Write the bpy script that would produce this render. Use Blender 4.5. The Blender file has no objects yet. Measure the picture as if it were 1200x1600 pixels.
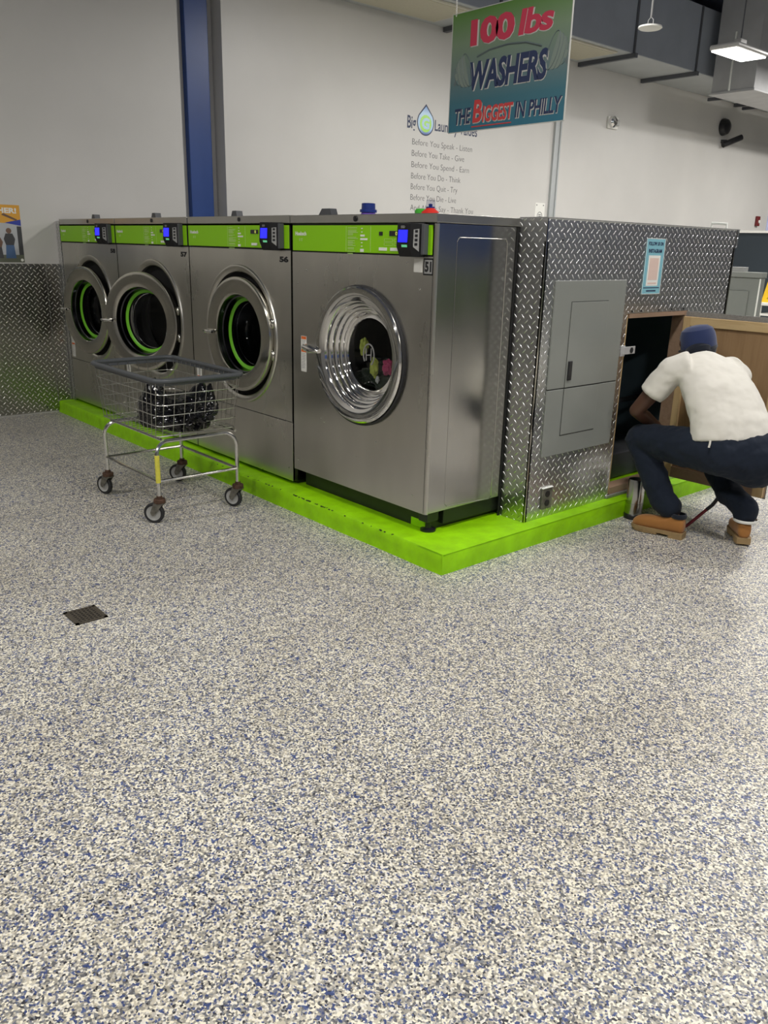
import bpy, bmesh, math, random
from mathutils import Vector, Matrix, noise
random.seed(7)
PI=math.pi
S=bpy.context.scene
# ---------------------------------------------------------------- camera
F=1286.39; PITCH,ROLL,YAW=[math.radians(a) for a in (17.897,1.461,48.599)]
fw=Vector((-math.sin(YAW)*math.cos(PITCH),math.cos(YAW)*math.cos(PITCH),-math.sin(PITCH)))
rt=Vector((math.cos(YAW),math.sin(YAW),0)); up=rt.cross(fw)
r2=rt*math.cos(ROLL)+up*math.sin(ROLL); u2=-rt*math.sin(ROLL)+up*math.cos(ROLL)
cd=bpy.data.cameras.new('camera'); cam=bpy.data.objects.new('camera',cd); S.collection.objects.link(cam)
cd.sensor_fit='VERTICAL'; cd.sensor_height=24; cd.lens=F/1600*24; cd.clip_start=.05; cd.clip_end=100
M=Matrix((r2,u2,-fw)).transposed().to_4x4(); M.translation=Vector((2.8251,-2.9104,1.65)); cam.matrix_world=M
S.camera=cam
# ---------------------------------------------------------------- world, exposure
W=bpy.data.worlds.new('world'); S.world=W; W.use_nodes=True
W.node_tree.nodes['Background'].inputs[0].default_value=(.5,.55,.65,1); W.node_tree.nodes['Background'].inputs[1].default_value=.08
S.view_settings.view_transform='Standard'; S.view_settings.look='None'; S.view_settings.gamma=1
S.view_settings.exposure=0.0; S.view_settings.use_curve_mapping=False
LAMP_W=80      # watts of each high bay
LAMP_COL=(1,.975,.935)
LAMP_SPOTS=[(-2.47,6.93,3.8,''),(-2.7,3.6,4.25,''),(1.3,-.6,4.25,''),(1.5,-4.6,4.25,''),(-2.4,-4.0,4.25,''),(4.9,-3.2,4.25,''),(4.9,1.4,4.25,''),(1.0,3.6,4.25,''),(1.3,7.6,4.25,''),(-1.6,9.6,4.25,''),(4.9,6.2,4.25,''),(-2.2,13.0,4.25,'')]

# ================================================================ materials
def mat(name,col=(.8,.8,.8),rough=.5,metal=0,spec=.5,coat=0,emis=None,es=0,trans=0,alpha=1,aniso=0):
    m=bpy.data.materials.new(name); m.use_nodes=True; b=m.node_tree.nodes['Principled BSDF']
    b.inputs['Base Color'].default_value=(*col,1); b.inputs['Roughness'].default_value=rough; b.inputs['Metallic'].default_value=metal
    b.inputs['Specular IOR Level'].default_value=spec; b.inputs['Coat Weight'].default_value=coat
    b.inputs['Transmission Weight'].default_value=trans; b.inputs['Alpha'].default_value=alpha
    if emis: b.inputs['Emission Color'].default_value=(*emis,1); b.inputs['Emission Strength'].default_value=es
    return m
class NT:
    def __init__(s,m): s.m=m; s.t=m.node_tree; s.b=s.t.nodes['Principled BSDF']
    def n(s,ty,**k):
        x=s.t.nodes.new(ty)
        for a,v in k.items(): setattr(x,a,v)
        return x
    def l(s,a,b): s.t.links.new(a,b)
    def math(s,op,a,b=None,c=None):
        x=s.n('ShaderNodeMath',operation=op)
        for i,v in enumerate((a,b,c)):
            if v is None: continue
            if isinstance(v,(int,float)): x.inputs[i].default_value=v
            else: s.l(v,x.inputs[i])
        return x.outputs[0]
    def coord(s,kind='Object'): return s.n('ShaderNodeTexCoord').outputs[kind]
    def noise(s,scale,vec=None,detail=2,rough=.5,stretch=None):
        v=vec or s.coord()
        if stretch:
            mp=s.n('ShaderNodeMapping'); mp.inputs['Scale'].default_value=stretch; s.l(v,mp.inputs[0]); v=mp.outputs[0]
        x=s.n('ShaderNodeTexNoise'); x.inputs['Scale'].default_value=scale; x.inputs['Detail'].default_value=detail; x.inputs['Roughness'].default_value=rough
        s.l(v,x.inputs['Vector']); return x.outputs[0]
    def ramp(s,f,stops,interp='LINEAR'):
        x=s.n('ShaderNodeValToRGB'); x.color_ramp.interpolation=interp; e=x.color_ramp.elements
        while len(e)<len(stops): e.new(.5)
        for i,(p,c) in enumerate(stops): e[i].position=p; e[i].color=(*c,1) if len(c)==3 else c
        s.l(f,x.inputs[0]); return x.outputs[0]
    def bump(s,h,dist=.001,strength=1,normal=None):
        x=s.n('ShaderNodeBump'); x.inputs['Distance'].default_value=dist; x.inputs['Strength'].default_value=strength
        s.l(h,x.inputs['Height']); 
        if normal: s.l(normal,x.inputs['Normal'])
        return x.outputs[0]
    def setn(s,nrm): s.l(nrm,s.b.inputs['Normal'])
def varied(name,col,rough=.5,amt=.12,scale=6,bump=0,bscale=80,metal=0,spec=.5,stretch=None,coat=0):
    m=mat(name,col,rough,metal,spec,coat); t=NT(m); f=t.noise(scale,detail=4,stretch=stretch)
    a=[c*(1-amt) for c in col]; b=[min(1,c*(1+amt)) for c in col]
    t.l(t.ramp(f,[(.3,a),(.7,b)]),t.b.inputs['Base Color'])
    if bump: t.setn(t.bump(t.noise(bscale,detail=3),bump))
    return m
def steel(name,col,rough,axis='z',warp=.0016,brush=.00004,smudge=.03):
    m=mat(name,col,rough,1); t=NT(m)
    st=(1,1,.02) if axis=='z' else (1,.02,1)
    n1=t.noise(700,detail=2,stretch=st); n2=t.noise(2.6,detail=1)
    nb=t.bump(n1,brush); t.setn(t.bump(n2,warp,normal=nb) if warp else nb)
    n3=t.noise(3.5,detail=4,stretch=(1,1,.35))
    t.l(t.ramp(n3,[(.3,(rough-smudge,)*3),(.75,(rough+smudge,)*3)]),t.b.inputs['Roughness'])
    n4=t.noise(2.2,detail=3,stretch=(1,1,.4))
    t.l(t.ramp(n4,[(.3,[c*.88 for c in col]),(.7,[min(1,c*1.08) for c in col])]),t.b.inputs['Base Color'])
    return m
def diamond(name,ax,col=(.90,.90,.90),rough=.31,p=.054,lo=.70,hi=1.11):
    m=mat(name,col,rough,1); t=NT(m); c=t.coord(); sp=t.n('ShaderNodeSeparateXYZ'); t.l(c,sp.inputs[0])
    U=t.math('DIVIDE',sp.outputs[ax],p); V=t.math('DIVIDE',sp.outputs[2],p)
    hs=[]
    for off,sg in ((0,1),(.5,-1)):
        a=t.math('SUBTRACT',t.math('FRACT',t.math('ADD',U,off)),.5); b=t.math('SUBTRACT',t.math('FRACT',t.math('ADD',V,off)),.5)
        q=.7071
        e=t.math('MULTIPLY',t.math('ADD',a,t.math('MULTIPLY',b,sg)),q/.31)
        g=t.math('MULTIPLY',t.math('SUBTRACT',b,t.math('MULTIPLY',a,sg)),q/.072)
        d=t.math('SUBTRACT',t.math('SUBTRACT',1,t.math('MULTIPLY',e,e)),t.math('MULTIPLY',g,g))
        hs.append(t.math('POWER',t.math('MAXIMUM',d,0),.6))
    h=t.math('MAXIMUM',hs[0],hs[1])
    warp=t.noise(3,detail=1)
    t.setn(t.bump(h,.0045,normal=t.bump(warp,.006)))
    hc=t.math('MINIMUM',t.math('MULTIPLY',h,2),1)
    t.l(t.ramp(hc,[(0,[c*lo for c in col]),(1,[min(1,c*hi) for c in col])]),t.b.inputs['Base Color'])  # lamp glints painted in: lugs get a lighter base colour than the field
    n3=t.noise(5,detail=3)
    t.l(t.ramp(n3,[(.2,(rough-.01,)*3),(.8,(rough+.015,)*3)]),t.b.inputs['Roughness'])
    return m
def flakes():
    m=mat('flake_floor',(.5,.5,.5),.42,0,.45); t=NT(m); c=t.coord()
    # slightly warped cells of chips
    nz=t.n('ShaderNodeTexNoise'); nz.inputs['Scale'].default_value=150; nz.inputs['Detail'].default_value=1; t.l(c,nz.inputs['Vector'])
    mx=t.n('ShaderNodeMix',data_type='VECTOR'); mx.inputs[0].default_value=.004; t.l(c,mx.inputs[4]); t.l(nz.outputs[1],mx.inputs[5])
    def vor(scale,off):
        mp=t.n('ShaderNodeMapping'); mp.inputs['Location'].default_value=off; t.l(mx.outputs[1],mp.inputs[0])
        v=t.n('ShaderNodeTexVoronoi',voronoi_dimensions='2D'); v.inputs['Scale'].default_value=scale; t.l(mp.outputs[0],v.inputs['Vector']); 
        s=t.n('ShaderNodeSeparateColor'); t.l(v.outputs['Color'],s.inputs[0]); return s,v
    a,va=vor(185,(0,0,0)); b,vb=vor(165,(3.3,1.7,0))
    base=t.ramp(a.outputs[0],[(0,(.62,.57,.46)),(.14,(.36,.34,.29)),(.32,(.92,.87,.72)),(.50,(.13,.13,.14)),(.62,(.55,.52,.46)),(.74,(.22,.23,.25)),(.82,(.82,.79,.72)),(.94,(.03,.03,.04))],'CONSTANT')
    patch=t.noise(34,detail=3,rough=.6)
    thr=t.math('MAXIMUM',t.math('MULTIPLY',t.math('SUBTRACT',patch,.43),1.9),.03)
    isb=t.math('LESS_THAN',b.outputs[0],thr)
    bl=t.ramp(b.outputs[1],[(0,(.045,.07,.20)),(.5,(.085,.12,.27)),(.8,(.16,.17,.24))],'CONSTANT')
    m1=t.n('ShaderNodeMix',data_type='RGBA'); t.l(isb,m1.inputs[0]); t.l(base,m1.inputs[6]); t.l(bl,m1.inputs[7])
    # worn / dirty traffic patches
    d=t.noise(.9,detail=5,rough=.6); dr=t.ramp(d,[(.35,(1,1,1)),(.75,(.80,.78,.74))])
    m2=t.n('ShaderNodeMix',data_type='RGBA',blend_type='MULTIPLY'); m2.inputs[0].default_value=1; t.l(m1.outputs[2],m2.inputs[6]); t.l(dr,m2.inputs[7])
    # dark scuff stains
    s=t.noise(3.3,detail=6,rough=.7); sr=t.ramp(s,[(.66,(1,1,1)),(.74,(.62,.6,.57))])
    m3=t.n('ShaderNodeMix',data_type='RGBA',blend_type='MULTIPLY'); m3.inputs[0].default_value=1; t.l(m2.outputs[2],m3.inputs[6]); t.l(sr,m3.inputs[7])
    t.l(m3.outputs[2],t.b.inputs['Base Color'])
    t.setn(t.bump(a.outputs[2],.0006))
    return m
def wood(name,a,b,axis=2,scale=9):
    m=mat(name,a,.5,0,.4); t=NT(m); st=[14,14,14]; st[axis]=1.0
    f=t.noise(scale/6,detail=6,rough=.65,stretch=tuple(st))
    t.l(t.ramp(f,[(.3,a),(.55,b),(.7,a)]),t.b.inputs['Base Color']); return m
def glass(name,tint,refl=1.0):
    m=bpy.data.materials.new(name); m.use_nodes=True; t=m.node_tree; t.nodes.clear()
    o=t.nodes.new('ShaderNodeOutputMaterial'); tr=t.nodes.new('ShaderNodeBsdfTransparent'); g=t.nodes.new('ShaderNodeBsdfGlossy'); mx=t.nodes.new('ShaderNodeMixShader'); lw=t.nodes.new('ShaderNodeLayerWeight'); fr=t.nodes.new('ShaderNodeMapRange'); pw=t.nodes.new('ShaderNodeMath'); pw.operation='POWER'; pw.inputs[1].default_value=4; t.links.new(lw.outputs['Facing'],pw.inputs[0]); t.links.new(pw.outputs[0],fr.inputs['Value']); fr.inputs['To Min'].default_value=.045; fr.inputs['To Max'].default_value=.9; lw.inputs[0].default_value=.5
    tr.inputs[0].default_value=(*tint,1); g.inputs['Roughness'].default_value=.02; pass
    t.links.new(fr.outputs[0],mx.inputs[0]); t.links.new(tr.outputs[0],mx.inputs[1]); t.links.new(g.outputs[0],mx.inputs[2]); t.links.new(mx.outputs[0],o.inputs[0]); return m
def cloth(name,col,rough=.85,sheen=.2):
    m=mat(name,col,rough,0,.25); m.node_tree.nodes['Principled BSDF'].inputs['Sheen Weight'].default_value=sheen
    t=NT(m); t.setn(t.bump(t.noise(420,detail=2),.0004)); return m
K={}
K['floor']=flakes()
K['wall']=varied('painted_wall',(.60,.585,.555),.42,.035,1.2,.0006,160)
K['wall2']=varied('painted_wall_side',(.42,.415,.395),.42,.035,1.2,.0006,160)
K['wallfar']=varied('painted_wall_opposite',(.33,.33,.33),.6,.05,1)
K['blueband']=varied('blue_reflection_band',(.05,.12,.42),.5,.05,1)
K['bluepost']=varied('blue_post_paint',(.010,.050,.22),.38,.08,3)
K['ceil']=varied('dark_ceiling',(.20,.22,.29),.8,.1,2)
K['inner_shade']=varied('shaded_inner_board',(.10,.15,.18),.6,.1,3)  # shade inside the enclosure put into the colour of its inner boards
K['slate']=varied('slate_panel',(.020,.030,.040),.6,.05,3)
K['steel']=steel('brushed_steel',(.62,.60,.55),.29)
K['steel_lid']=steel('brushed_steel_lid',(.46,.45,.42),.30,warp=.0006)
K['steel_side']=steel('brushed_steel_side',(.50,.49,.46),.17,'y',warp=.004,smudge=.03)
K['chrome']=mat('chrome',(.80,.79,.77),.07,1)
K['chrome_d']=mat('door_chrome',(.60,.58,.52),.16,1)
t=NT(K['chrome_d']); t.setn(t.bump(t.noise(7,detail=1),.0012))
K['wire']=mat('zinc_wire',(.46,.45,.42),.30,1)
K['tube']=mat('chrome_tube',(.74,.73,.70),.16,1)
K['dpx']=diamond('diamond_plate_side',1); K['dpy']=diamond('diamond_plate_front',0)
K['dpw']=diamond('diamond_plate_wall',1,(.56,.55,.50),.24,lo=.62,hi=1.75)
K['green']=varied('lime_curb_paint',(.30,.66,.001),.5,.13,9,.004,24,spec=.3)
K['greenp']=mat('lime_panel',(.26,.60,.006),.4,0,.3)
K['seal']=mat('green_seal',(.16,.52,.02),.4)
K['black']=mat('black_plastic',(.012,.012,.014),.32)
K['reader']=mat('reader_housing',(.007,.007,.008),.42,0,.35)
K['blackm']=mat('black_matte',(.010,.010,.011),.7)
K['gap']=mat('shadow_gap_rubber',(.006,.006,.006),.8)
K['blackbase']=varied('black_base_paint',(.012,.014,.012),.35,.3,6)
K['drum']=mat('drum_steel',(.16,.16,.165),.3,1)
K['glass']=glass('dark_door_glass',(.60,.61,.63)); K['glass51']=glass('smoked_door_glass',(.66,.68,.67))
K['epanel']=varied('grey_enamel_panel',(.235,.245,.225),.30,.03,3,.0004,20,spec=.5)
K['line']=mat('dark_seam',(.02,.02,.02),.7)
K['white']=mat('white_print',(.85,.86,.80),.5); K['whitem']=mat('white_plastic',(.78,.77,.72),.4)
K['paper']=mat('white_paper',(.80,.79,.74),.6)
K['palegreen']=mat('pale_green_print',(.45,.70,.18),.45)
K['screen']=mat('blue_lcd',(.01,.01,.2),.2,emis=(.02,.02,1.0),es=1.6)
K['screenw']=mat('green_button_light',(.1,.4,.2),.3,emis=(.15,.6,.3),es=.5)
K['segment']=mat('amber_segment',(.5,.5,.1),.3,emis=(.6,.7,.1),es=.8)
K['greyp']=mat('grey_keypad',(.30,.30,.29),.5); K['dgrey']=mat('dark_grey_plastic',(.075,.078,.085),.45)
K['bumper']=mat('grey_vinyl_bumper',(.075,.082,.090),.42)
K['orange']=mat('orange_print',(.75,.16,.03),.5); K['red']=mat('red_plastic',(.62,.03,.02),.35); K['redm']=mat('dark_red_paint',(.16,.012,.02),.3)
K['redm2']=mat('alarm_red',(.14,.01,.012),.5)
K['rust']=varied('rusty_steel',(.10,.055,.035),.7,.4,50,.001,150,metal=.4)
K['caster']=varied('caster_fork_steel',(.20,.19,.16),.5,.3,40,metal=.7)
K['rubber']=mat('black_rubber',(.018,.018,.02),.6); K['hub']=mat('grey_hub',(.42,.42,.40),.4)
K['yellow']=varied('yellow_tape',(.72,.66,.08),.5,.1,60)
K['bag']=mat('black_bag_film',(.004,.004,.005),.10,0,.5)
t=NT(K['bag']); t.setn(t.bump(t.noise(30,detail=2,rough=.5),.006))
K['ply']=wood('plywood',(.27,.165,.08),(.34,.215,.11),2); K['lumber']=wood('pine_lumber',(.50,.34,.16),(.58,.42,.22),2)
K['lumberx']=wood('pine_rail',(.50,.34,.16),(.60,.44,.23),0); K['lumberd']=wood('weathered_lumber',(.26,.17,.11),(.33,.22,.15),1)
K['galv']=varied('galvanised_back',(.30,.30,.29),.55,.15,90,metal=.5)
K['duct']=varied('duct_metal',(.34,.37,.42),.55,.08,2,metal=.15); K['ductb']=varied('duct_underside',(.44,.46,.46),.5,.06,2,metal=.2)
K['ductw']=varied('bright_duct',(.50,.50,.50),.45,.08,4,metal=.3); K['flange']=mat('duct_flange',(.12,.125,.14),.5,.4)
K['flex']=varied('dark_round_duct',(.09,.10,.115),.6,.1,3)
K['grille']=varied('beige_grille',(.48,.45,.34),.6,.04,40); K['grillef']=mat('grille_frame',(.55,.52,.42),.5)
K['lens']=mat('lamp_lens',(1,1,1),.4,emis=LAMP_COL,es=9)
K['lamph']=mat('lamp_housing',(.45,.44,.42),.4,.3)
K['skin']=mat('brown_skin',(.085,.040,.024),.45,0,.4)
K['shirt']=cloth('white_tshirt',(.74,.71,.64)); K['navy']=cloth('navy_trousers',(.010,.0155,.028),sheen=.05); K['cap']=cloth('navy_cap',(.020,.032,.095))
K['capd']=cloth('black_collar',(.010,.013,.022)); K['hair']=mat('black_hair',(.008,.007,.006),.8)
K['boot']=cloth('tan_nubuck',(.36,.155,.040),.75); K['sole']=varied('boot_sole',(.30,.20,.09),.7,.1,30)
K['sign_blue']=mat('poster_blue',(.22,.48,.56),.4); K['pink']=mat('pale_pink_print',(.72,.55,.48),.5)
K['navyp']=mat('navy_print',(.018,.03,.085),.45); K['redp']=mat('crimson_print',(.50,.035,.075),.45); K['redp2']=mat('scarlet_print',(.55,.05,.05),.45)
K['outline']=mat('light_outline_print',(.50,.50,.46),.5); K['shade']=mat('grey_green_print',(.19,.235,.20),.5); K['shade2']=mat('grey_print',(.115,.15,.15),.5)
K['post_o']=mat('poster_orange',(.70,.35,.04),.5); K['post_w']=mat('poster_grey',(.45,.46,.48),.5); K['post_d']=mat('poster_dark',(.05,.05,.055),.5); K['post_g']=mat('poster_ground',(.12,.13,.09),.5)
K['post_b']=mat('poster_royal',(.03,.05,.35),.5); K['jean']=mat('poster_denim',(.06,.12,.25),.5); K['pskin']=mat('poster_brown',(.16,.09,.06),.5)
K['yel']=mat('caution_yellow',(.80,.50,.02),.4)
K['drain']=varied('cast_drain',(.10,.085,.065),.6,.2,60,metal=.5)
K['stain']=steel('canister_steel',(.55,.54,.50),.2)
K['lime_c']=cloth('lime_cloth',(.62,.70,.14)); K['pink_c']=cloth('pink_cloth',(.62,.07,.20)); K['white_c']=cloth('white_cloth',(.75,.75,.75)); K['red_c']=cloth('rust_red_cloth',(.32,.06,.04)); K['dark_c']=cloth('dark_green_cloth',(.02,.035,.02))
K['purple']=mat('purple_plastic',(.19,.10,.50),.3); K['bluecap']=mat('blue_cap',(.01,.03,.20),.3); K['lime_p']=mat('lime_plastic',(.35,.72,.06),.3); K['greenc']=mat('green_cap',(.06,.42,.04),.3)
K['thin']=mat('grey_vinyl_letters',(.06,.06,.065),.5)
K['noticeblue']=mat('notice_blue',(.55,.60,.85),.4)

# ================================================================ mesh helpers
class MB:
    def shell(s,x0,x1,y0,y1,z0,z1,t=.012):
        return s.box(x0,x0+t,y0,y1,z0,z1).box(x1-t,x1,y0,y1,z0,z1).box(x0+t,x1-t,y1-t,y1,z0,z1).box(x0+t,x1-t,y0,y1-t,z0,z0+t).box(x0+t,x1-t,y0,y1-t,z1-t,z1)
    def __init__(s): s.bm=bmesh.new(); s.mi=0
    def box(s,x0,x1,y0,y1,z0,z1,bev=0,mx=None):
        r=bmesh.ops.create_cube(s.bm,size=1); vs=r['verts']
        for v in vs: v.co=Vector(((x0+x1)/2+v.co.x*(x1-x0),(y0+y1)/2+v.co.y*(y1-y0),(z0+z1)/2+v.co.z*(z1-z0)))
        if bev:
            es=list({e for v in vs for e in v.link_edges}); r=bmesh.ops.bevel(s.bm,geom=es,offset=bev,segments=2,affect='EDGES',profile=.5); vs=r['verts']+[v for v in vs if v.is_valid]
        if mx is not None:
            for v in set(vs): v.co=mx@v.co
        return s
    def tube(s,pts,r,seg=8,closed=False,caps=True):
        pts=[Vector(p) for p in pts]; n=len(pts); rr=r if isinstance(r,(list,tuple)) else [r]*n
        rings=[]; prev=None
        for i,p in enumerate(pts):
            if closed: d=(pts[(i+1)%n]-pts[i-1])
            else: d=pts[min(i+1,n-1)]-pts[max(i-1,0)]
            d.normalize()
            if prev is None:
                a=Vector((0,0,1)) if abs(d.z)<.9 else Vector((1,0,0)); u=d.cross(a).normalized()
            else: u=(prev-d*prev.dot(d)).normalized()
            prev=u; w=d.cross(u)
            rings.append([s.bm.verts.new(p+(u*math.cos(2*PI*k/seg)+w*math.sin(2*PI*k/seg))*rr[i]) for k in range(seg)])
        for i in range(n if closed else n-1):
            A,B=rings[i],rings[(i+1)%n]
            for k in range(seg):
                f=s.bm.faces.new((A[k],A[(k+1)%seg],B[(k+1)%seg],B[k])); f.smooth=True
        if caps and not closed:
            s.bm.faces.new(rings[0][::-1]); s.bm.faces.new(rings[-1])
        return s
    def lathe(s,prof,seg=48,mx=None,smooth=True,capend=False):
        # prof: (radius, axial) about local Z; mx places it
        mx=mx or Matrix(); rings=[]
        for r,z in prof: rings.append([s.bm.verts.new(mx@Vector((r*math.cos(2*PI*k/seg),r*math.sin(2*PI*k/seg),z))) for k in range(seg)])
        for i in range(len(prof)-1):
            A,B=rings[i],rings[i+1]
            for k in range(seg):
                f=s.bm.faces.new((A[k],A[(k+1)%seg],B[(k+1)%seg],B[k])); f.smooth=smooth
        if capend: s.bm.faces.new(rings[-1])
        if capend=='both': s.bm.faces.new(rings[0][::-1])
        return s
    def poly(s,pts,d=None):
        vs=[s.bm.verts.new(Vector(p)) for p in pts]; f=s.bm.faces.new(vs)
        if d is not None:
            r=bmesh.ops.extrude_face_region(s.bm,geom=[f]); d=Vector(d)
            for v in r['geom']:
                if isinstance(v,bmesh.types.BMVert): v.co+=d
        return s
    def add(s,mesh,mx):
        b=bmesh.new(); b.from_mesh(mesh); b.transform(mx); me=bpy.data.meshes.new('t'); b.to_mesh(me); b.free(); s.bm.from_mesh(me); bpy.data.meshes.remove(me); return s
    def build(s,name,m,parent=None,inv=None,smooth_angle=None,recalc=True):
        if recalc: bmesh.ops.recalc_face_normals(s.bm,faces=s.bm.faces)
        me=bpy.data.meshes.new(name); s.bm.to_mesh(me); s.bm.free(); sm=[p.use_smooth for p in me.polygons]
        if any(sm): me.set_sharp_from_angle(angle=math.radians(34)); me.polygons.foreach_set('use_smooth',sm)
        for q in (m if isinstance(m,list) else [m]): me.materials.append(q)
        o=bpy.data.objects.new(name,me); S.collection.objects.link(o)
        if parent is not None:
            o.parent=parent; o.matrix_parent_inverse=PINV(parent)
        return o
WM={}
def PINV(p):
    # inverse of the parent's world matrix (mesh data is authored in world space)
    return wm(p).inverted()
def wm(o):
    m=Matrix.LocRotScale(o.location,o.rotation_euler,o.scale)
    return (wm(o.parent)@o.matrix_parent_inverse@m) if o.parent else m
def tag(o,label=None,cat=None,group=None,kind=None):
    if label: o['label']=label
    if cat: o['category']=cat
    if group: o['group']=group
    if kind: o['kind']=kind
    return o
def thing(name,label,cat,loc=(0,0,0),group=None,rz=0):
    o=bpy.data.objects.new(name,None); S.collection.objects.link(o); o.location=loc; o.rotation_euler=(0,0,rz); o.empty_display_size=.1
    return tag(o,label,cat,group)
def struct(name,mb,m):
    o=mb.build(name,m); o['kind']='structure'; return o
def arc(c,r,a0,a1,n,ax=('x','z')):
    out=[]
    for i in range(n+1):
        a=math.radians(a0+(a1-a0)*i/n); p=Vector(c); i0='xyz'.index(ax[0]); i1='xyz'.index(ax[1]); p[i0]+=r*math.cos(a); p[i1]+=r*math.sin(a); out.append(p)
    return out
# axis frames: text right, text up, normal
FY=Matrix(((1,0,0),(0,0,-1),(0,1,0))).to_4x4()     # faces -Y : local x->X, y->Z, z->-Y
FX=Matrix(((0,0,1),(1,0,0),(0,1,0))).to_4x4()      # faces +X : local x->Y, y->Z, z->+X
def textmesh(body,bold=0,shear=0,extrude=.0,sp=1):
    c=bpy.data.curves.new('t','FONT'); c.body=body; c.size=1; c.offset=bold; c.shear=shear; c.extrude=extrude; c.space_character=sp; c.resolution_u=3
    o=bpy.data.objects.new('t',c); S.collection.objects.link(o); dg=bpy.context.evaluated_depsgraph_get(); dg.update()
    me=bpy.data.meshes.new_from_object(o.evaluated_get(dg)); bpy.data.objects.remove(o); bpy.data.curves.remove(c); return me
def lettering(mb,body,frame,off,a0,a1,b0,b1,bold=0,shear=0,sp=1,th=.0006,basis=None):
    """fit text into the rectangle a0..a1 (right) x b0..b1 (up) of the plane; basis=string whose height sets b0..b1"""
    me=textmesh(body,bold,shear,0,sp)
    xs=[v.co.x for v in me.vertices]; ys=[v.co.y for v in me.vertices]
    y0,y1=min(ys),max(ys)
    if basis:
        mb2=textmesh(basis,bold,shear,0,sp); q=[v.co.y for v in mb2.vertices]; y0,y1=min(q),max(q); bpy.data.meshes.remove(mb2)
    sx=(a1-a0)/(max(xs)-min(xs)); sy=(b1-b0)/(y1-y0)
    L=Matrix.Translation((a0-min(xs)*sx,b0-y0*sy,0))@Matrix.Diagonal((sx,sy,1,1))
    b=bmesh.new(); b.from_mesh(me); bpy.data.meshes.remove(me)
    r=bmesh.ops.extrude_face_region(b,geom=b.faces[:])
    for v in r['geom']:
        if isinstance(v,bmesh.types.BMVert): v.co.z+=th
    t=bpy.data.meshes.new('t'); b.to_mesh(t); b.free()
    if frame is FY: Tm=Matrix.Translation((0,off,0))@FY
    elif frame is FX: Tm=Matrix.Translation((off,0,0))@FX
    else: Tm=frame
    mb.add(t,Tm@L); bpy.data.meshes.remove(t)
def text(name,body,frame,off,a0,a1,b0,b1,m,parent,**k):
    mb=MB(); lettering(mb,body,frame,off,a0,a1,b0,b1,**k); return mb.build(name,m,parent,recalc=False)
def slab(mb,frame,off,a0,a1,b0,b1,th=.001,bev=0):
    if frame is FY: mb.box(a0,a1,off-th,off,b0,b1,bev)
    else: mb.box(off,off+th,a0,a1,b0,b1,bev)
    return mb

# ================================================================ the room
XL=-5.41; XR=9; YF=-9; YB=20; CZ=5.3
struct('floor',MB().box(XL-.3,XR+.2,YF-.2,YB+.2,-.15,0),K['floor'])
struct('ceiling',MB().box(XL-.3,XR+.2,YF-.2,YB+.2,CZ,CZ+.1),K['ceil'])
mb=MB(); mb.box(XL-.3,XL,YF,1.50,0,CZ); mb.box(XL-.3,XL-.10,1.50,1.93,0,CZ); mb.box(XL-.3,XL+.11,1.93,7.46,0,CZ); mb.box(XL-.3,XL+.09,7.46,7.60,0,CZ); mb.box(XL-.3,XL+.11,7.60,YB,0,CZ)
# near bay and long bay are built as separate walls
bmesh.ops.delete(mb.bm,geom=[],context='VERTS')
mb.bm.free()
struct('wall_left',MB().box(XL-.3,XL,YF,1.50,0,CZ).box(XL-.3,XL-.10,1.50,1.93,0,CZ),K['wall'])
WX=XL+.10
struct('wall_back_left',MB().box(XL-.3,WX,1.93,YB,0,CZ),K['wall'])
struct('wall_far',MB().box(XL-.3,XR+.2,YB,YB+.2,0,CZ),K['wall'])
struct('wall_right',MB().box(XR,XR+.2,YF,YB,0,CZ),K['wallfar'])
struct('trim_reflect_green',MB().box(XR-.02,XR,YF,YB,.45,.95),varied('green_reflection_band',(.12,.24,.03),.6,.05,1))  # unseen stripe added to give a green reflection in the steel side
struct('trim_reflect_blue',MB().box(XR-.02,XR,YF,YB,1.5,2.7),K['blueband'])  # unseen band placed so the diamond plate and steel reflect blue
struct('wall_front',MB().box(XL-.3,XR+.2,YF-.2,YF,0,CZ),K['wallfar'])
struct('trim_2',MB().box(XL-.10,XL-.02,1.585,1.845,0,CZ,.006),K['bluepost'])
# pale batten with a bright edge on the long wall
struct('trim_3',MB().box(WX,WX+.035,7.30,7.40,0,CZ).box(WX,WX+.05,7.40,7.425,0,CZ),K['ductb'])
# partition with a cap
struct('wall_partition',MB().box(XL+.11,2.2,11,11.1,0,2.0),K['slate'])
struct('trim_4',MB().box(XL+.11,2.25,10.97,11.13,2.0,2.035,.004),K['whitem'])
# diamond-plate wainscot on the near bay
w=thing('wainscot_panel','silver diamond plate wainscot along the lower left wall beside the washers','wall panel',(XL+.01,-2,0))
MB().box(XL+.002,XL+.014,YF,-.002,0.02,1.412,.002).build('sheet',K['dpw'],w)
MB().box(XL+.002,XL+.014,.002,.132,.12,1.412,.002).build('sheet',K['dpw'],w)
for y in (-.12,-.9,-1.7):
    for z in (.06,.7,1.38): MB().lathe([(0,.004),(.007,.003),(.008,0)],10,Matrix.Translation((XL+.014,y,z))@Matrix.Rotation(PI/2,4,'Y')).build('screw',K['black'],w)

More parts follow.
